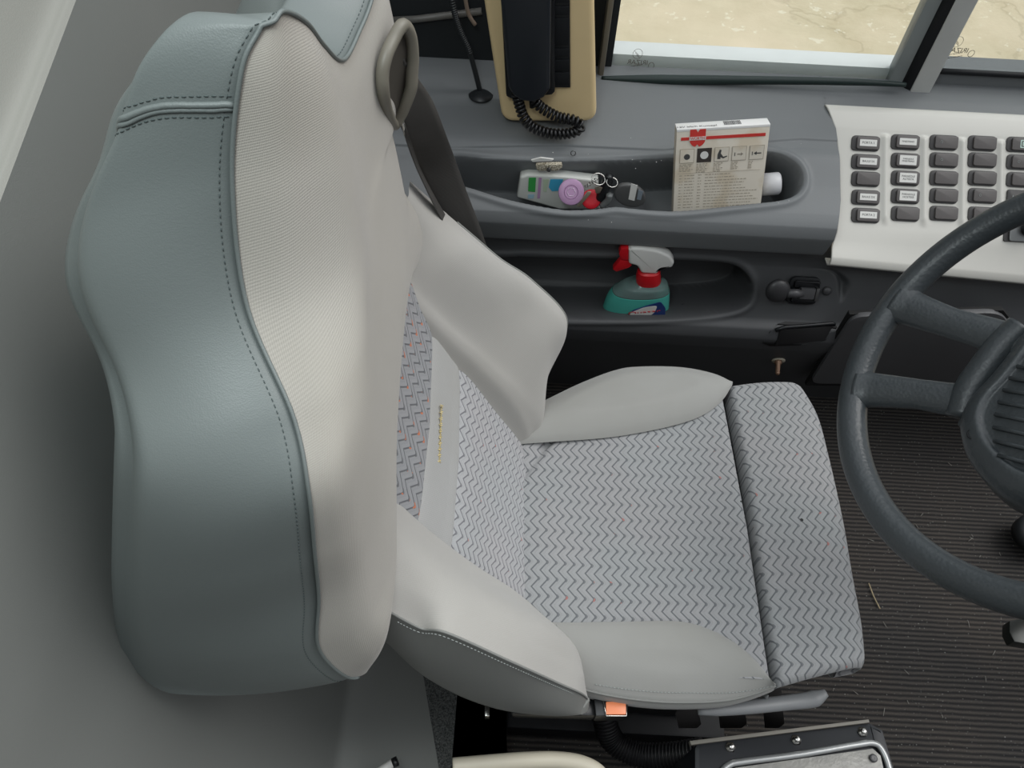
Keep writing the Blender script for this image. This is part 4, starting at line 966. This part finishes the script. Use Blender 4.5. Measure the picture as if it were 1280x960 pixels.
# sections: (left px, right px, y px, depth radius)
secs = [(744, 832, 425, .026), (746, 834, 412, .028), (750, 835, 398, .030), (753, 836, 385, .030), (758, 837, 372, .029), (765, 837, 362, .027), (778, 835, 355, .024), (787, 831, 353, .019), (795, 826, 350, .013), (798, 823, 345, .0125), (799, 822, 340, .012)]
def loftb(name, secs, mat, par, **kw):
    a = np.linspace(0, 2*math.pi, 36, endpoint=False); G = []
    for l, r_, y_, dr in secs:
        p0, p1 = onY(l, y_, Ys), onY(r_, y_, Ys); c_ = (p0+p1)/2; hx = (p1-p0)/2
        G.append([c_+hx*np.sign(math.cos(x))*abs(math.cos(x))**.8+np.array([0, dr*np.sign(math.sin(x))*abs(math.sin(x))**.8, 0]) for x in a])
    G = cr(np.array(G), 50); n = len(G); V = G.reshape(-1, 3)
    return mesh(name, V, gridfaces(n, 36, True)+[tuple(range(36))[::-1], tuple((n-1)*36+j for j in range(36))], mat, par, **kw)
loftb('bottle_body', secs[:6], M_TEAL, SB); loftb('bottle_shoulder', secs[5:], M_CLR, SB, label='clear grey shoulder above the teal liquid')
loftb('collar', [(795, 826, 352, .0165), (795, 826, 345, .017), (797, 825, 338, .016)], M_RED, SB, label='red ribbed collar')
YB = Ys-.010
hb = lambda L_, Y: [onY(x, y, Y) for x, y in L_]
prism('spray_head', rounded(hb(((786, 311), (800, 311), (822, 314), (838, 321), (843, 329), (840, 335), (826, 337), (821, 343), (802, 342), (797, 333), (786, 330)), Ys-.011), .25, 3), (0, .022, 0), M_WHITE, SB, bevel=.005, bseg=3, label='white spray head')
prism('nozzle', hb(((776, 311), (786, 310), (786, 326), (776, 325), (773.5, 318)), Ys-.009), (0, .018, 0), M_RED, SB, bevel=.003)
prism('trigger', hb(((775, 326), (785, 326), (790, 332), (786, 335), (770, 340), (766, 337)), Ys-.007), (0, .013, 0), M_RED, SB, bevel=.002)
yl = Ys-.0305
lb = prism('bottle_label', rounded(hb(((786, 399), (790, 388), (808, 382), (826, 377), (832, 385), (830, 410), (786, 410)), yl), .2, 3), (0, -.001, 0), plain((35, 60, 120), .4), SB, label='dark blue label')
prism('label_flash', rounded(hb(((785, 400), (788, 391), (805, 384), (822, 382), (818, 391), (806, 398), (795, 403)), yl-.001), .3, 3), (0, -.0005, 0), M_WHITE, lb)
text('label_lettering', 'Quasar', onY(805, 390.5, yl-.0022), norm([1, 0, .22]), (-.18, -.35, .93), .021, M_RED, lb, .0003)
# other small things in the lower pocket
mt = thing('red_package', 'small dark red packet in the lower pocket left of the spray bottle', 'packet', onY(735, 387, 1.05)); prism('packet_body', hb(((730, 383), (740, 381), (742, 388), (739, 394), (730, 393)), 1.05), (0, .01, 0), plain((120, 45, 50), .5), mt, bevel=.001)
fg = thing('foil_wrapper', 'crumpled dark and silver foil wrapper right of the spray bottle', 'wrapper', onY(850, 390, 1.04))
for i in range(16):
    cx_, cy_ = 832+rng.rand()*48, 383+rng.rand()*9; L_ = [(cx_+rng.randn()*4, cy_+rng.randn()*3) for _ in range(3)]
    pts = [onY(x, y, 1.03+.02*rng.rand()) for x, y in L_]
    me_ = mesh('foil_fold', pts+[pts[0]+[0, .004, -.004]], [(0, 1, 2), (0, 3, 1), (1, 3, 2), (2, 3, 0)], (plain((150, 152, 155), .25, .8), M_BLK, M_BLK)[i % 3], fg, smooth=False)

# ================================================================= STEERING WHEEL
tw = math.radians(50); wc = np.array([.56, .48, .88]); e1 = np.array([math.cos(tw), 0, math.sin(tw)]); e2 = np.array([0, 1., 0]); wn = np.array([-math.sin(tw), 0, math.cos(tw)])
t = NT('wheel_rubber'); n1 = t.noise(140, 4); col = t.mix(t.noise(8, 3), srgb((50, 55, 58)), srgb((66, 71, 74))); t.color(col); t.set(.38, 0, .5)
vo = t.n('ShaderNodeTexVoronoi', Scale=260.); t.l(t.obj(), vo.inputs['Vector']); t.bump(t.math('ADD', n1, t.math('MULTIPLY', vo.outputs['Distance'], .6)), .22, .002); M_RUB = t.m
SW = thing('steering_wheel', 'dark grey bus steering wheel with double spokes at the right edge', 'steering wheel', wc-wn*.05)
a = np.linspace(0, 2*math.pi, 160, endpoint=False)
tube('rim', [wc+.23*(math.cos(x)*e1+math.sin(x)*e2) for x in a], .0172, M_RUB, SW, seg=24, closed=True)
p1 = math.radians(141); pd = math.cos(p1)*e1+math.sin(p1)*e2; qd = math.cos(p1+math.pi/2)*e1+math.sin(p1+math.pi/2)*e2
wp = lambda p, q, n=0: wc+p*pd+q*qd+n*wn
for sp_ in (1, -1):
    for sq in (-1, 1):
        L_ = [(.226*math.cos(math.radians(15.5)), sq*.226*math.sin(math.radians(15.5)), 0), (.19, sq*.054, -.004), (.15, sq*.047, -.010), (.115, sq*.043, -.016), (.085, sq*.038, -.020), (.05, sq*.03, -.022)]
        tube('spoke', cr(np.array([wp(sp_*p, q, n) for p, q, n in L_]), 40), np.interp(np.linspace(0, 1, 40), [0, .12, .4, 1], [.030, .0225, .0185, .022]), M_RUB, SW, seg=18, flat=.62, up=wn)
prism('hub_plate', [wp(p_, q_, -.034) for p_, q_ in ((.088, -.055), (.1, .02), (.1, .07), (-.1, .07), (-.1, .02), (-.088, -.055))], wn*.014, M_RUB, SW, bevel=.004)
tube('hub_bridge', cr(np.array([wp(*x) for x in ((.078, -.055, -.018), (.088, -.03, -.016), (.095, 0, -.016), (.100, .03, -.016), (.098, .06, -.02))]), 30), .0165, M_RUB, SW, seg=14)
half = [(.0, -.085), (.03, -.083), (.056, -.07), (.066, -.045), (.072, -.015), (.080, .015), (.090, .045), (.088, .075), (.07, .103), (.045, .123), (.02, .136), (0, .140)]
outl = half+[(-p, q) for p, q in half[-2:0:-1]]
OL = cr(np.array([[p, q] for p, q in outl]), 90, closed=True); cO = np.array([0, .03]); G = []
for sc_, n_ in ((.92, -.055), (1.0, -.045), (1.02, -.03), (1.0, -.012), (.96, .0), (.88, .008), (.78, .012), (.735, .012), (.71, .0075), (.68, .0065), (.5, .010), (.25, .012), (.02, .012)):
    G.append([wp(*(cO+(x-cO)*sc_), n_) for x in OL])
G = np.array(G)
mesh('horn_pad', G.reshape(-1, 3), gridfaces(len(G), 90, True), M_RUB, SW)
rbs = []
for i in range(-5, 6):
    u_ = i*.014; rbs.append(tubeVF([wp(.052*math.sqrt(max(.02, 1-(u_/.085)**2))*s_, .03+u_, .0118) for s_ in (-1, -.5, 0, .5, 1)], .0022, 6))
multi('pad_ribs', rbs, M_RUB, SW)
prism('screw_tab', [onP(x, y, wc-wn*.03, wn) for x, y in ((1187, 511), (1196, 504), (1200, 520))], -wn*.006, plain((190, 180, 170), .4), SW, bevel=.0005)
multi('wear_mark', [tubeVF([wp(.062+.006*math.sin(x), .083+.006*math.cos(x), .009) for x in np.linspace(0, 2.6, 8)], .001, 5)], M_BLKM, SW)
# steering column
scn = thing('steering_column', 'dark steering column shroud below the wheel hub', 'steering column', (1.3, .48, .0))
cb0 = wc-wn*.06; tube('column_shroud', [cb0, cb0-wn*.10, cb0-wn*.3, cb0-wn*.7, cb0-wn*1.1], [.062, .065, .06, .05, .05], M_BLKM, scn, seg=24)
st = thing('column_stalk', 'dark control stalk with metal bracket under the wheel rim', 'lever', onZ(1275, 800, .4)); 
prism('stalk_bracket', [onZ(x, y, .45) for x, y in ((1262, 790), (1268, 802), (1290, 806), (1290, 770), (1262, 776))], (0, 0, -.02), plain((52, 54, 52), .35, .4), st, bevel=.002)
prism('stalk_clip', [onZ(x, y, .47) for x, y in ((1258, 733), (1258, 737), (1290, 737), (1290, 730))], (0, 0, -.02), plain((170, 170, 155), .4), st, bevel=.001)
pdl = thing('pedal', 'dark round pedal on the carpet at the right edge', 'pedal', onZ(1285, 675, .05)); lathe([(.045, 0), (.045, .02), (.035, .03), (.002, .031)], Matrix.Translation(Vector(onZ(1292, 672, .03))), 'pedal_pad', plain((44, 46, 48), .5), pdl)

# ================================================================= LOWER RIGHT BOX, HOSE, RAIL, BITS
zb_ = .30
cbx = thing('control_box', 'black bolted box with silver framed grey lid beside the seat', 'box', onZ(980, 960, 0))
Zp = lambda L_, z: [onZ(x, y, z) for x, y in L_]
prism('box_body', rounded(Zp([(868, 930), (1088, 903), (1104, 912), (1126, 985), (1128, 1050), (868, 1060)], zb_), .06, 4), (0, 0, -.28), plain((24, 27, 32), .45), cbx, bevel=.006)
prism('upper_flange', Zp([(862, 926), (1086, 899), (1087, 903), (864, 931)], zb_+.004), (0, 0, -.01), plain((120, 116, 108), .6), cbx, bevel=.0008)
tube('lid_frame', cr(np.array(Zp([(900, 1000), (902, 968), (912, 956), (930, 952), (1000, 943), (1070, 931), (1092, 929), (1103, 938), (1112, 962), (1118, 1000)], zb_+.004)), 60), .0045, plain((150, 152, 152), .3, .5), cbx, flat=.7, label='silver lid frame')
t = NT('leather_lid'); n1 = t.noise(40, 4); t.color(t.mix(n1, srgb((110, 110, 108)), srgb((168, 166, 160)))); t.set(.35); t.bump(t.noise(200, 4), .5, .002)
prism('lid', Zp([(905, 1000), (907, 970), (918, 960), (1090, 936), (1100, 945), (1112, 1000)], zb_+.001), (0, 0, .003), t.m, cbx, bevel=.001, label='crinkled grey lid')
for x, y in ((913, 934), (995, 925), (1078, 915)):
    M4 = Matrix.Translation(Vector(onZ(x, y, zb_))); lathe([(.0075, 0), (.0075, .0015), (.0045, .0016), (.0045, .007), (.003, .008)], M4, 'bolt', M_CHROME, cbx, seg=6)
lathe([(.0055, 0), (.0055, .003), (.004, .004), (.0015, .0035)], Matrix.Translation(Vector(onZ(1091, 948, zb_+.004))), 'lid_screw', M_GUN, cbx, seg=16)
ho = thing('corrugated_hose', 'black corrugated hose curving from under the seat to the control box', 'hose', onZ(770, 935, 0))
hp = cr(np.array([onZ(x, y, z) for x, y, z in ((752, 860, .16), (756, 900, .14), (768, 928, .12), (800, 944, .12), (840, 944, .14), (880, 938, .17))]), 500)
tube('hose_body', hp, .019+.0016*np.sin(np.arange(500)*.55), plain((30, 30, 32), .4), ho, seg=16)
cr_ = thing('cream_rail', 'cream plastic edge rail at the bottom below the seat', 'rail', onZ(650, 960, 0))
rp = cr(np.array([onZ(x, y, .34) for x, y in ((566, 958), (600, 955), (650, 951), (695, 950), (728, 955), (750, 968), (758, 990))]), 60)
tube('rail_top', rp, .011, plain((205, 198, 180), .45), cr_, seg=14)
G = np.array([rp+[0, -.008, 0], rp+[0, -.012, -.1], rp+[0, -.012, -.34]]); grid('rail_skirt', G, plain((190, 184, 168), .5), cr_, thick=.006)
wl = thing('white_lever', 'small white lever end with black cap on the platform', 'lever', onZ(478, 962, .12))
tube('lever_shaft', [onZ(462, 972, .14), onZ(492, 953, .15)], .0065, M_WHITE, wl, seg=16)
tube('lever_cap', [onZ(491, 954, .149), onZ(497, 951, .15)], .0075, M_BLK, wl, seg=16)
# straw on the carpet
stw = tube('straw', cr(np.array([onZ(x, y, .004) for x, y in ((1086, 729), (1092, 745), (1100, 761))]), 12), .0012, plain((165, 150, 120), .7), None)
tag(stw, 'thin dry straw lying on the carpet right of the cushion extension', 'straw')
lint = []
for i in range(46):
    x, y = 1010+rng.rand()*270, 560+rng.rand()*390
    if i < 8: x, y = 600+rng.rand()*250, 900+rng.rand()*50
    p = onZ(x, y, .003)
    if p[0] > 1.5 : continue
    d_ = rng.randn(3)*.003; d_[2] = 0; lint.append(tubeVF([p-d_, p, p+d_], .0005, 4))
lo = multi('lint', lint, plain((140, 138, 132), .8)); lo['kind'] = 'stuff'; tag(lo, 'pale lint specks scattered over the black carpet', 'lint')

# ================================================================= LIGHT
wd = bpy.data.worlds.new('sky'); sc.world = wd; wd.use_nodes = True; nt = wd.node_tree; bg = nt.nodes['Background']
tc = nt.nodes.new('ShaderNodeTexCoord'); dt = nt.nodes.new('ShaderNodeVectorMath'); dt.operation = 'DOT_PRODUCT'; nt.links.new(tc.outputs['Generated'], dt.inputs[0]); dt.inputs[1].default_value = tuple(norm((.35, .22, .90)))
rp_ = nt.nodes.new('ShaderNodeValToRGB'); mpn = nt.nodes.new('ShaderNodeMapRange'); nt.links.new(dt.outputs['Value'], mpn.inputs['Value']); mpn.inputs['From Min'].default_value = -1; mpn.inputs['From Max'].default_value = 1
nt.links.new(mpn.outputs['Result'], rp_.inputs[0]); el = rp_.color_ramp.elements
el[0].position = .38; el[0].color = (.03, .031, .033, 1); el[1].position = .97; el[1].color = (1.45, 1.5, 1.56, 1)
e_ = rp_.color_ramp.elements.new(.68); e_.color = (.30, .31, .32, 1)
nt.links.new(rp_.outputs[0], bg.inputs['Color']); bg.inputs['Strength'].default_value = .85
sn = bpy.data.lights.new('daylight', 'SUN'); sn.energy = 1.6; sn.angle = math.radians(35); sn.color = (1, .98, .95)
so = bpy.data.objects.new('daylight', sn); COL.objects.link(so); so.rotation_euler = Vector((.55, .18, .8)).to_track_quat('Z', 'Y').to_euler()
la = bpy.data.lights.new('headrest_fill', 'AREA'); la.shape = 'DISK'; la.size = .3; la.energy = 3.4; la.color = (.9, 1, 1)  # added fill light to brighten the headrest, no real lamp of the cab
lo_ = bpy.data.objects.new('headrest_fill', la); COL.objects.link(lo_); lo_.location = (-.22, .12, 1.80); lo_.rotation_euler = (math.radians(18), 0, 0)
sc.view_settings.view_transform = 'Standard'; sc.view_settings.look = 'None'; sc.view_settings.gamma = 1; sc.view_settings.exposure = 0; sc.view_settings.use_curve_mapping = False
